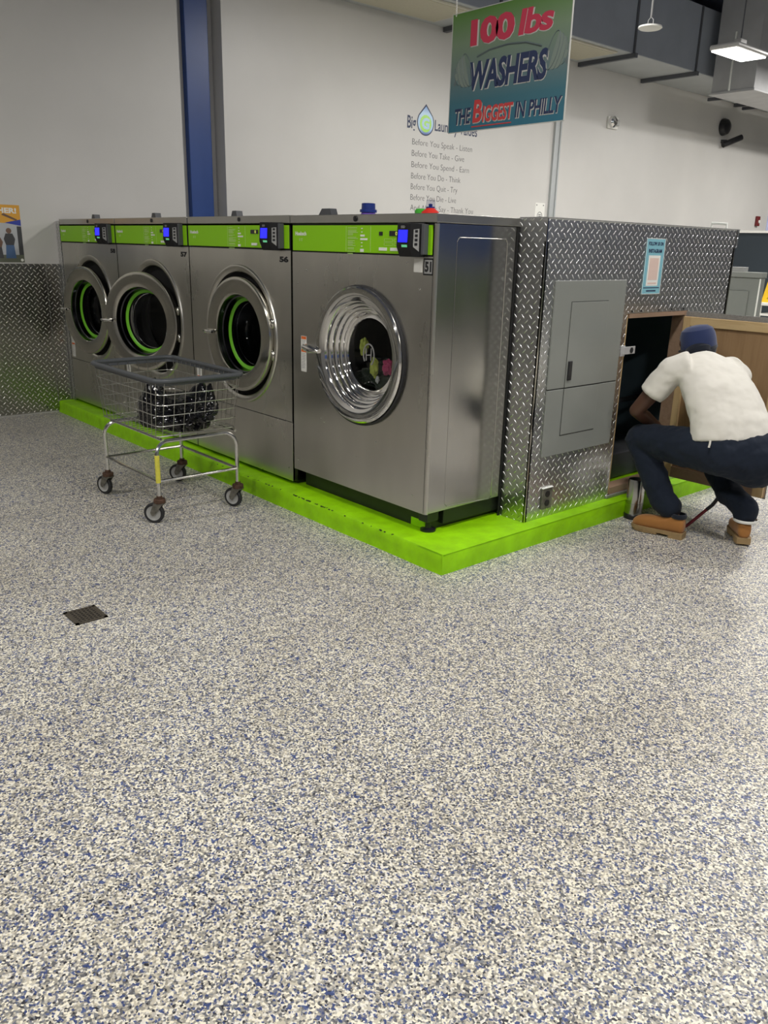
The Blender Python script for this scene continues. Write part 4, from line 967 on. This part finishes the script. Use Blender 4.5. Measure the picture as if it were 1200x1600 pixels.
# ================================================================ far background at right
wc=thing('metal_cabinet','narrow grey metal cabinet beyond the end of the enclosure, small box on top','cabinet',(-2.06,7.05,0))
MB().box(-2.62,-1.85,7.0,7.13,.05,1.40,.006).build('body',K['epanel'],wc)
MB().box(-2.64,-1.835,6.98,7.13,1.40,1.462,.006).build('top',K['epanel'],wc)
MB().box(-2.28,-1.96,6.992,7.0,.45,1.25,.01).build('pressed_panel',K['epanel'],wc)
MB().box(-1.854,-1.842,6.995,7.01,.06,1.39).build('edge_trim',K['white'],wc)
MB().box(-2.58,-1.87,7.02,7.11,0,.05).build('base',K['blackm'],wc)
o=MB().box(-2.22,-2.07,7.01,7.12,1.462,1.515,.004).build('small_box',K['greyp']); tag(o,'small pale grey box lying on top of the narrow grey cabinet','box')
tb=thing('folding_table','white shelved folding table at the right edge beyond the enclosure','table',(-2.2,9.1,0))
MB().box(-2.80,-1.2,9.0,9.7,.98,1.02,.004).build('tabletop',K['whitem'],tb)
MB().box(-2.76,-1.2,9.0,9.7,.84,.87,.004).build('shelf',K['whitem'],tb); MB().box(-2.76,-1.2,9.0,9.7,.10,.14,.004).build('shelf',K['whitem'],tb)
for x in (-2.76,-1.24):
    for y in (9.02,9.66): MB().box(x,x+.03,y,y+.03,0,.98).build('leg',K['whitem'],tb)
cs=thing('caution_sign','yellow plastic caution floor sign standing on the white table at right edge','caution sign',(-2.5,9.2,1.02))
mx=Matrix.Translation((-2.62,9.10,1.02))@Matrix.Rotation(math.radians(-9),4,'X')
MB().poly([mx@Vector(p) for p in ((-.16,0,0),(.16,0,0),(.12,0,.34),(-.12,0,.34))],mx.to_3x3()@Vector((0,.008,0))).build('front_leaf',K['yel'],cs)
mx2=Matrix.Translation((-2.62,9.25,1.02))@Matrix.Rotation(math.radians(9),4,'X')
MB().poly([mx2@Vector(p) for p in ((-.16,0,0),(.16,0,0),(.12,0,.34),(-.12,0,.34))],mx2.to_3x3()@Vector((0,.008,0))).build('rear_leaf',K['yel'],cs)
mb=MB(); tri=[mx@Vector(p) for p in ((-.085,-.001,.05),(.085,-.001,.05),(0,-.001,.19))]; mb.tube(tri,.004,4,closed=True); mb.build('triangle_print',K['blackm'],cs)
# canister by the boots
cn=thing('steel_canister','small stainless canister with a black base beside the man\'s boot','canister',(.055,1.70,0))
MB().lathe([(.0,.03),(.054,.03),(.054,.25),(.050,.262),(.02,.268),(0,.268)],36,Matrix.Translation((.055,1.70,0))).build('shell',K['stain'],cn)
MB().lathe([(.0,0),(.058,0),(.059,.028),(.055,.034),(0,.034)],36,Matrix.Translation((.055,1.70,0))).build('base',K['black'],cn)
MB().lathe([(.0555,.10),(.0562,.103),(.0555,.106)],36,Matrix.Translation((.055,1.70,0))).build('rib',K['stain'],cn)
pb=thing('pry_bar','dark red and black bar leaning between the man\'s boots','tool',(.38,1.78,0))
MB().tube([(.385,1.775,.012),(.40,1.79,.03),(.50,1.86,.17),(.52,1.875,.215),(.525,1.88,.26)],[.009,.010,.010,.009,.008],10).build('shaft',K['redm'],pb)
MB().tube([(.355,1.765,.012),(.372,1.770,.009),(.387,1.776,.013)],[.010,.012,.009],10).build('chrome_tip',K['chrome'],pb)
MB().tube([(.475,1.843,.135),(.50,1.86,.17),(.52,1.875,.215),(.525,1.88,.262)],.0115,10).build('grip',K['black'],pb)

# ================================================================ the crouching man
def capsules(chains,name,m,parent,vox=.010,smooth=6,disp=None,sub=0):
    """chains: list of [(point, radius or (ra,rb) ), ...] swept with spheres; fused by voxel remesh"""
    mb=MB()
    for ch in chains:
        for i in range(len(ch)-1):
            (p,r),(q,s_)=ch[i],ch[i+1]; p=Vector(p); q=Vector(q)
            mb.tube([p,q],[r,s_],20)
        for p,r in ch:
            bmesh.ops.create_icosphere(mb.bm,subdivisions=3,radius=r,matrix=Matrix.Translation(Vector(p)))
    o=mb.build(name,m,parent,recalc=True)
    md=o.modifiers.new('fuse','REMESH'); md.mode='VOXEL'; md.voxel_size=vox; md.use_smooth_shade=True
    ms=o.modifiers.new('soften','SMOOTH'); ms.factor=.5; ms.iterations=smooth
    if disp:
        for (tx,st) in disp:
            dm=o.modifiers.new('folds','DISPLACE'); dm.texture=tx; dm.strength=st; dm.mid_level=.5; dm.texture_coords='LOCAL'
    return o
def tex(scale,kind='CLOUDS',depth=2):
    t=bpy.data.textures.new('folds',kind); t.noise_scale=scale
    if kind=='CLOUDS': t.noise_depth=depth
    return t
man=thing('person','man crouching at the open enclosure in a white shirt, navy trousers and tan boots','person',(.55,1.7,0))
hip=Vector((.715,1.68,.58)); chest=Vector((.42,1.72,.94))
shL=Vector((.255,1.600,.985)); shR=Vector((.500,1.900,.960))
neck=Vector((.330,1.775,1.06)); head=Vector((.262,1.828,1.135))
elL=Vector((.085,1.545,.730)); haL=Vector((.115,1.80,.585)); elR=Vector((.40,2.03,.70)); haR=Vector((.12,2.06,.50))
hipL=Vector((.66,1.585,.57)); knL=Vector((.095,1.605,.545)); anL=Vector((.375,1.575,.125))
hipR=Vector((.79,1.78,.565)); knR=Vector((.420,1.96,.40)); anR=Vector((.735,1.800,.135))
# body (skin): torso core, neck, head, arms
def hand(c,dirv,upv,s=1):
    dirv=dirv.normalized(); upv=(upv-dirv*upv.dot(dirv)).normalized(); sd=dirv.cross(upv); out=[]
    palm=[(c,.030*s),(c+dirv*.05*s,.032*s),(c+dirv*.085*s,.026*s)]
    out.append(palm); out.append([(c+sd*.018,.020*s),(c+dirv*.08*s+sd*.024,.015*s)]); out.append([(c-sd*.018,.020*s),(c+dirv*.08*s-sd*.024,.015*s)])
    for k,L in ((-1.5,.062),(-.5,.074),(.5,.078),(1.5,.068)):
        b=c+dirv*.088*s+sd*(k*.019*s); 
        out.append([(b,.0095),(b+dirv*L*.42-upv*.008,.009),(b+dirv*L*.72-upv*.030,.008),(b+dirv*L*.78-upv*.055,.007)])
    b=c+dirv*.03*s+sd*.032*s; out.append([(b,.012),(b+dirv*.035+sd*.022,.0105),(b+dirv*.065+sd*.018-upv*.012,.009)])
    return out
body=[[(hip,.12),(hip.lerp(chest,.5),.11),(chest,.125),(neck,.055),(head+Vector((.0,0,-.02)),.075)],
 [(head,.085),(head+Vector((-.045,.05,-.015)),.078),(head+Vector((-.06,.055,-.065)),.048)],
 [(head+Vector((-.10,.095,-.02)),.018),(head+Vector((-.112,.105,-.04)),.014)],
 [(head+Vector((.035,.070,-.01)),.016),(head+Vector((.035,.074,.01)),.013)],[(head+Vector((-.06,-.060,-.01)),.016),(head+Vector((-.062,-.064,.01)),.013)],
 [(shL,.058),(shL.lerp(elL,.45),.054),(elL,.043),(elL.lerp(haL,.35),.042),(haL,.028)],
 [(shR,.058),(elR,.043),(elR.lerp(haR,.35),.041),(haR,.028)]]
body+=hand(haL,Vector((-.5,.75,-.12)),Vector((0,0,1)))+hand(haR,Vector((-1,.1,-.2)),Vector((0,0,1)))
capsules(body,'body',K['skin'],man,.0075,4)
# shirt: torso shell with sleeves
def el(c,r): return (c,r)
def ring(c,ax_,uv,a,b,n=32):
    ax_=ax_.normalized(); u=(uv-ax_*uv.dot(ax_)).normalized(); v=ax_.cross(u); return [c+u*a*math.cos(2*PI*i/n)+v*b*math.sin(2*PI*i/n) for i in range(n)]
spine=(chest-hip).normalized(); lat=(shR-shL).normalized()
sec=[ # centre, lateral half width, front-back half width
 (Vector((.640,1.675,.628)),.238,.182),(Vector((.635,1.678,.655)),.236,.180),(Vector((.615,1.685,.715)),.228,.172),(Vector((.565,1.70,.805)),.216,.158),(Vector((.505,1.71,.885)),.208,.146),(Vector((.435,1.725,.955)),.200,.130),(Vector((.378,1.742,1.005)),.175,.105),(Vector((.342,1.76,1.038)),.120,.085),(Vector((.322,1.772,1.062)),.080,.066)]
mb=MB(); rings=[]
for i,(c,a,b) in enumerate(sec):
    d_=(sec[min(i+1,len(sec)-1)][0]-sec[max(i-1,0)][0])
    rings.append([mb.bm.verts.new(p) for p in ring(c,d_,lat,a,b)])
for i in range(len(rings)-1):
    for k in range(32): mb.bm.faces.new((rings[i][k],rings[i][(k+1)%32],rings[i+1][(k+1)%32],rings[i+1][k]))
mb.bm.faces.new(rings[0][::-1]); mb.bm.faces.new(rings[-1])
for sh,el_,rr in ((shL,elL,.085),(shR,elR,.085)):
    dvv=(el_-sh).normalized(); mb.tube([sh-dvv*.05+(chest-sh)*.35,sh,sh+dvv*.07,sh+dvv*.155,sh+dvv*.175],[.10,.088,.082,.080,.078],24)
    bmesh.ops.create_icosphere(mb.bm,subdivisions=3,radius=.086,matrix=Matrix.Translation(sh))
sh_=mb.build('shirt',K['shirt'],man)
md=sh_.modifiers.new('fuse','REMESH'); md.mode='VOXEL'; md.voxel_size=.009; md.use_smooth_shade=True
ms=sh_.modifiers.new('soften','SMOOTH'); ms.factor=.5; ms.iterations=8
for tx,st in ((tex(.16),.026),(tex(.06),.008)):
    dm=sh_.modifiers.new('folds','DISPLACE'); dm.texture=tx; dm.strength=st; dm.mid_level=.5
# front placket corner and drawcord
MB().poly([(.470,1.530,.70),(.500,1.515,.585),(.555,1.500,.545),(.66,1.510,.60),(.62,1.525,.70)],(0,.012,.0)).build('shirt_tail',K['shirt'],man)
# trousers
wr1,wr2=tex(.09),tex(.04)
capsules([[(hip+Vector((.02,0,-.02)),.165),(hipL,.140),(hipL.lerp(knL,.5),.118),(knL+Vector((.01,0,.006)),.090)],
 [(hipL,.13),(hipR,.14)],
 [(hipR,.140),(hipR.lerp(knR,.5),.110),(knR,.082)],
 [(knL,.082),(knL.lerp(anL,.45),.082),(knL.lerp(anL,.8),.078),(anL+Vector((-.005,0,.055)),.072)],
 [(knR,.080),(knR.lerp(anR,.5),.078),(anR+Vector((.0,0,.08)),.070),(anR+Vector((0,0,.045)),.068)],
 [(Vector((.81,1.71,.56)),.145),(Vector((.78,1.72,.50)),.13)]],'trousers',K['navy'],man,.010,7,[(wr1,.022),(wr2,.010)])
MB().tube([(.635,1.440,.66),(.637,1.436,.64),(.635,1.434,.620)],.006,8).build('drawcord',K['shirt'],man)
# cap
cd_=Vector((-.55,.60,-.10)).normalized()
cm=Matrix.Translation(head+Vector((.01,0,.012)))@Matrix.Rotation(math.radians(8),4,'X')@Matrix.Rotation(math.radians(-10),4,'Y')
mb=MB(); mb.lathe([(.101,-.045),(.104,-.03),(.104,.01),(.100,.045),(.088,.075),(.062,.092),(.03,.098),(0,.099)],36,cm)
cap=mb.build('cap',K['cap'],man)
MB().lathe([(.094,-.075),(.101,-.05),(.1055,-.045),(.1055,-.030),(.103,-.028)],36,cm).build('cap_band',K['capd'],cap)
pts=[]
for i in range(13):
    a=math.radians(135-70+140*i/12); r_=.10; pts.append(cm@Vector((r_*math.cos(a),r_*math.sin(a),-.040)))
out=[cm@Vector(((.10+.075*math.sin(PI*i/12))*math.cos(math.radians(65+140*i/12)),(.10+.075*math.sin(PI*i/12))*math.sin(math.radians(65+140*i/12)),-.052)) for i in range(13)]
mb=MB(); mb.poly(pts+out[::-1],(0,0,.005)); mb.build('cap_brim',K['capd'],cap)
MB().lathe([(.070,-.01),(.082,.015),(.078,.04),(.066,.055)],28,Matrix.Translation(neck.lerp(head,.25))@Matrix.Rotation(math.radians(-35),4,'Y')@Matrix.Rotation(math.radians(-15),4,'X')).build('undershirt_collar',K['capd'],man)
# face details
MB().lathe([(0,0),(.008,.002),(.009,.006)],10,Matrix.Translation(head+Vector((-.118,.06,-.01)))).build('eye',K['whitem'],man)
MB().lathe([(0,0),(.008,.002),(.009,.006)],10,Matrix.Translation(head+Vector((-.075,.118,-.01)))).build('eye',K['whitem'],man)
# boots
def boot(heel,toe,lift,name='boot',pitch=0):
    f_=(toe-heel); L=f_.length; f_=f_.normalized(); s_=Vector((-f_.y,f_.x,0)).normalized()
    R_=Matrix((f_,s_,f_.cross(s_))).transposed().to_4x4(); T_=Matrix.Translation(heel)@R_@Matrix.Rotation(math.radians(pitch),4,'Y')
    secs=[(.0,.032,.040,.125),(.03,.040,.040,.150),(.075,.042,.040,.152),(.12,.041,.038,.120),(.16,.044,.036,.122),(.21,.048,.034,.116),(.255,.048,.034,.110),(.290,.040,.034,.096),(.312,.022,.036,.070)]
    mb=MB(); rg=[]
    for (x,hw,z0_,z1_) in secs:
        x*=L/.312; n_=20; ringv=[]
        for k in range(n_):
            a=2*PI*k/n_; yy=hw*math.copysign(abs(math.cos(a))**.75,math.cos(a)); zc=(z0_+z1_)/2; zz=zc+(z1_-z0_)/2*math.copysign(abs(math.sin(a))**.75,math.sin(a))
            ringv.append(mb.bm.verts.new(T_@Vector((x,yy,zz-.008))))
        rg.append(ringv)
    for i in range(len(rg)-1):
        for k in range(20):
            f=mb.bm.faces.new((rg[i][k],rg[i][(k+1)%20],rg[i+1][(k+1)%20],rg[i+1][k])); f.smooth=True
    mb.bm.faces.new(rg[0][::-1]); mb.bm.faces.new(rg[-1])
    o=mb.build(name,K['boot'],man); mdd=o.modifiers.new('s','SUBSURF'); mdd.levels=1; mdd.render_levels=2
    # sole with heel block
    def sole(z0_,z1_,xa,xb,grow):
        pp=[]
        prof_=[(0,.036),(.03,.042),(.08,.042),(.13,.040),(.18,.046),(.23,.051),(.27,.047),(.30,.034),(.316,.012)]
        prof_=[(x*L/.312,w_) for x,w_ in prof_ if xa<=x<=xb]
        pp=[(x,w_+grow) for x,w_ in prof_]+[(x,-w_-grow) for x,w_ in prof_[::-1]]
        return pp
    sm=MB(); pp=sole(0,0,0,.4,.003); sm.poly([T_@Vector((x,y,.016)) for x,y in pp],(T_.to_3x3()@Vector((0,0,.022))))
    pp=sole(0,0,0,.09,.003); sm.poly([T_@Vector((x,y,0)) for x,y in pp],(T_.to_3x3()@Vector((0,0,.017))))
    sm.poly([T_@Vector((x*L/.312,y,.004)) for x,y in ((.15,.044),(.23,.052),(.28,.044),(.305,.02),(.305,-.02),(.28,-.044),(.23,-.052),(.15,-.044))],(T_.to_3x3()@Vector((0,0,.013))))
    sm.build('sole',K['sole'],o)
    cm_=T_@Matrix.Translation((.045*L/.312,0,.135)); MB().lathe([(.040,-.012),(.047,-.006),(.049,.006),(.044,.016),(.036,.018)],24,cm_).build('padded_collar',K['capd'],o)
    return o
boot(Vector((.485,1.585,0)),Vector((.170,1.520,0)),0)
boot(Vector((.775,1.755,.012)),Vector((.590,2.000,.0)),0,pitch=0)
MB().lathe([(.066,-.006),(.070,0),(.070,.006),(.066,.012)],28,Matrix.Translation(anR+Vector((.01,-.005,.012)))).build('cuff_edge',K['whitem'],man)
bpy.context.view_layer.update()
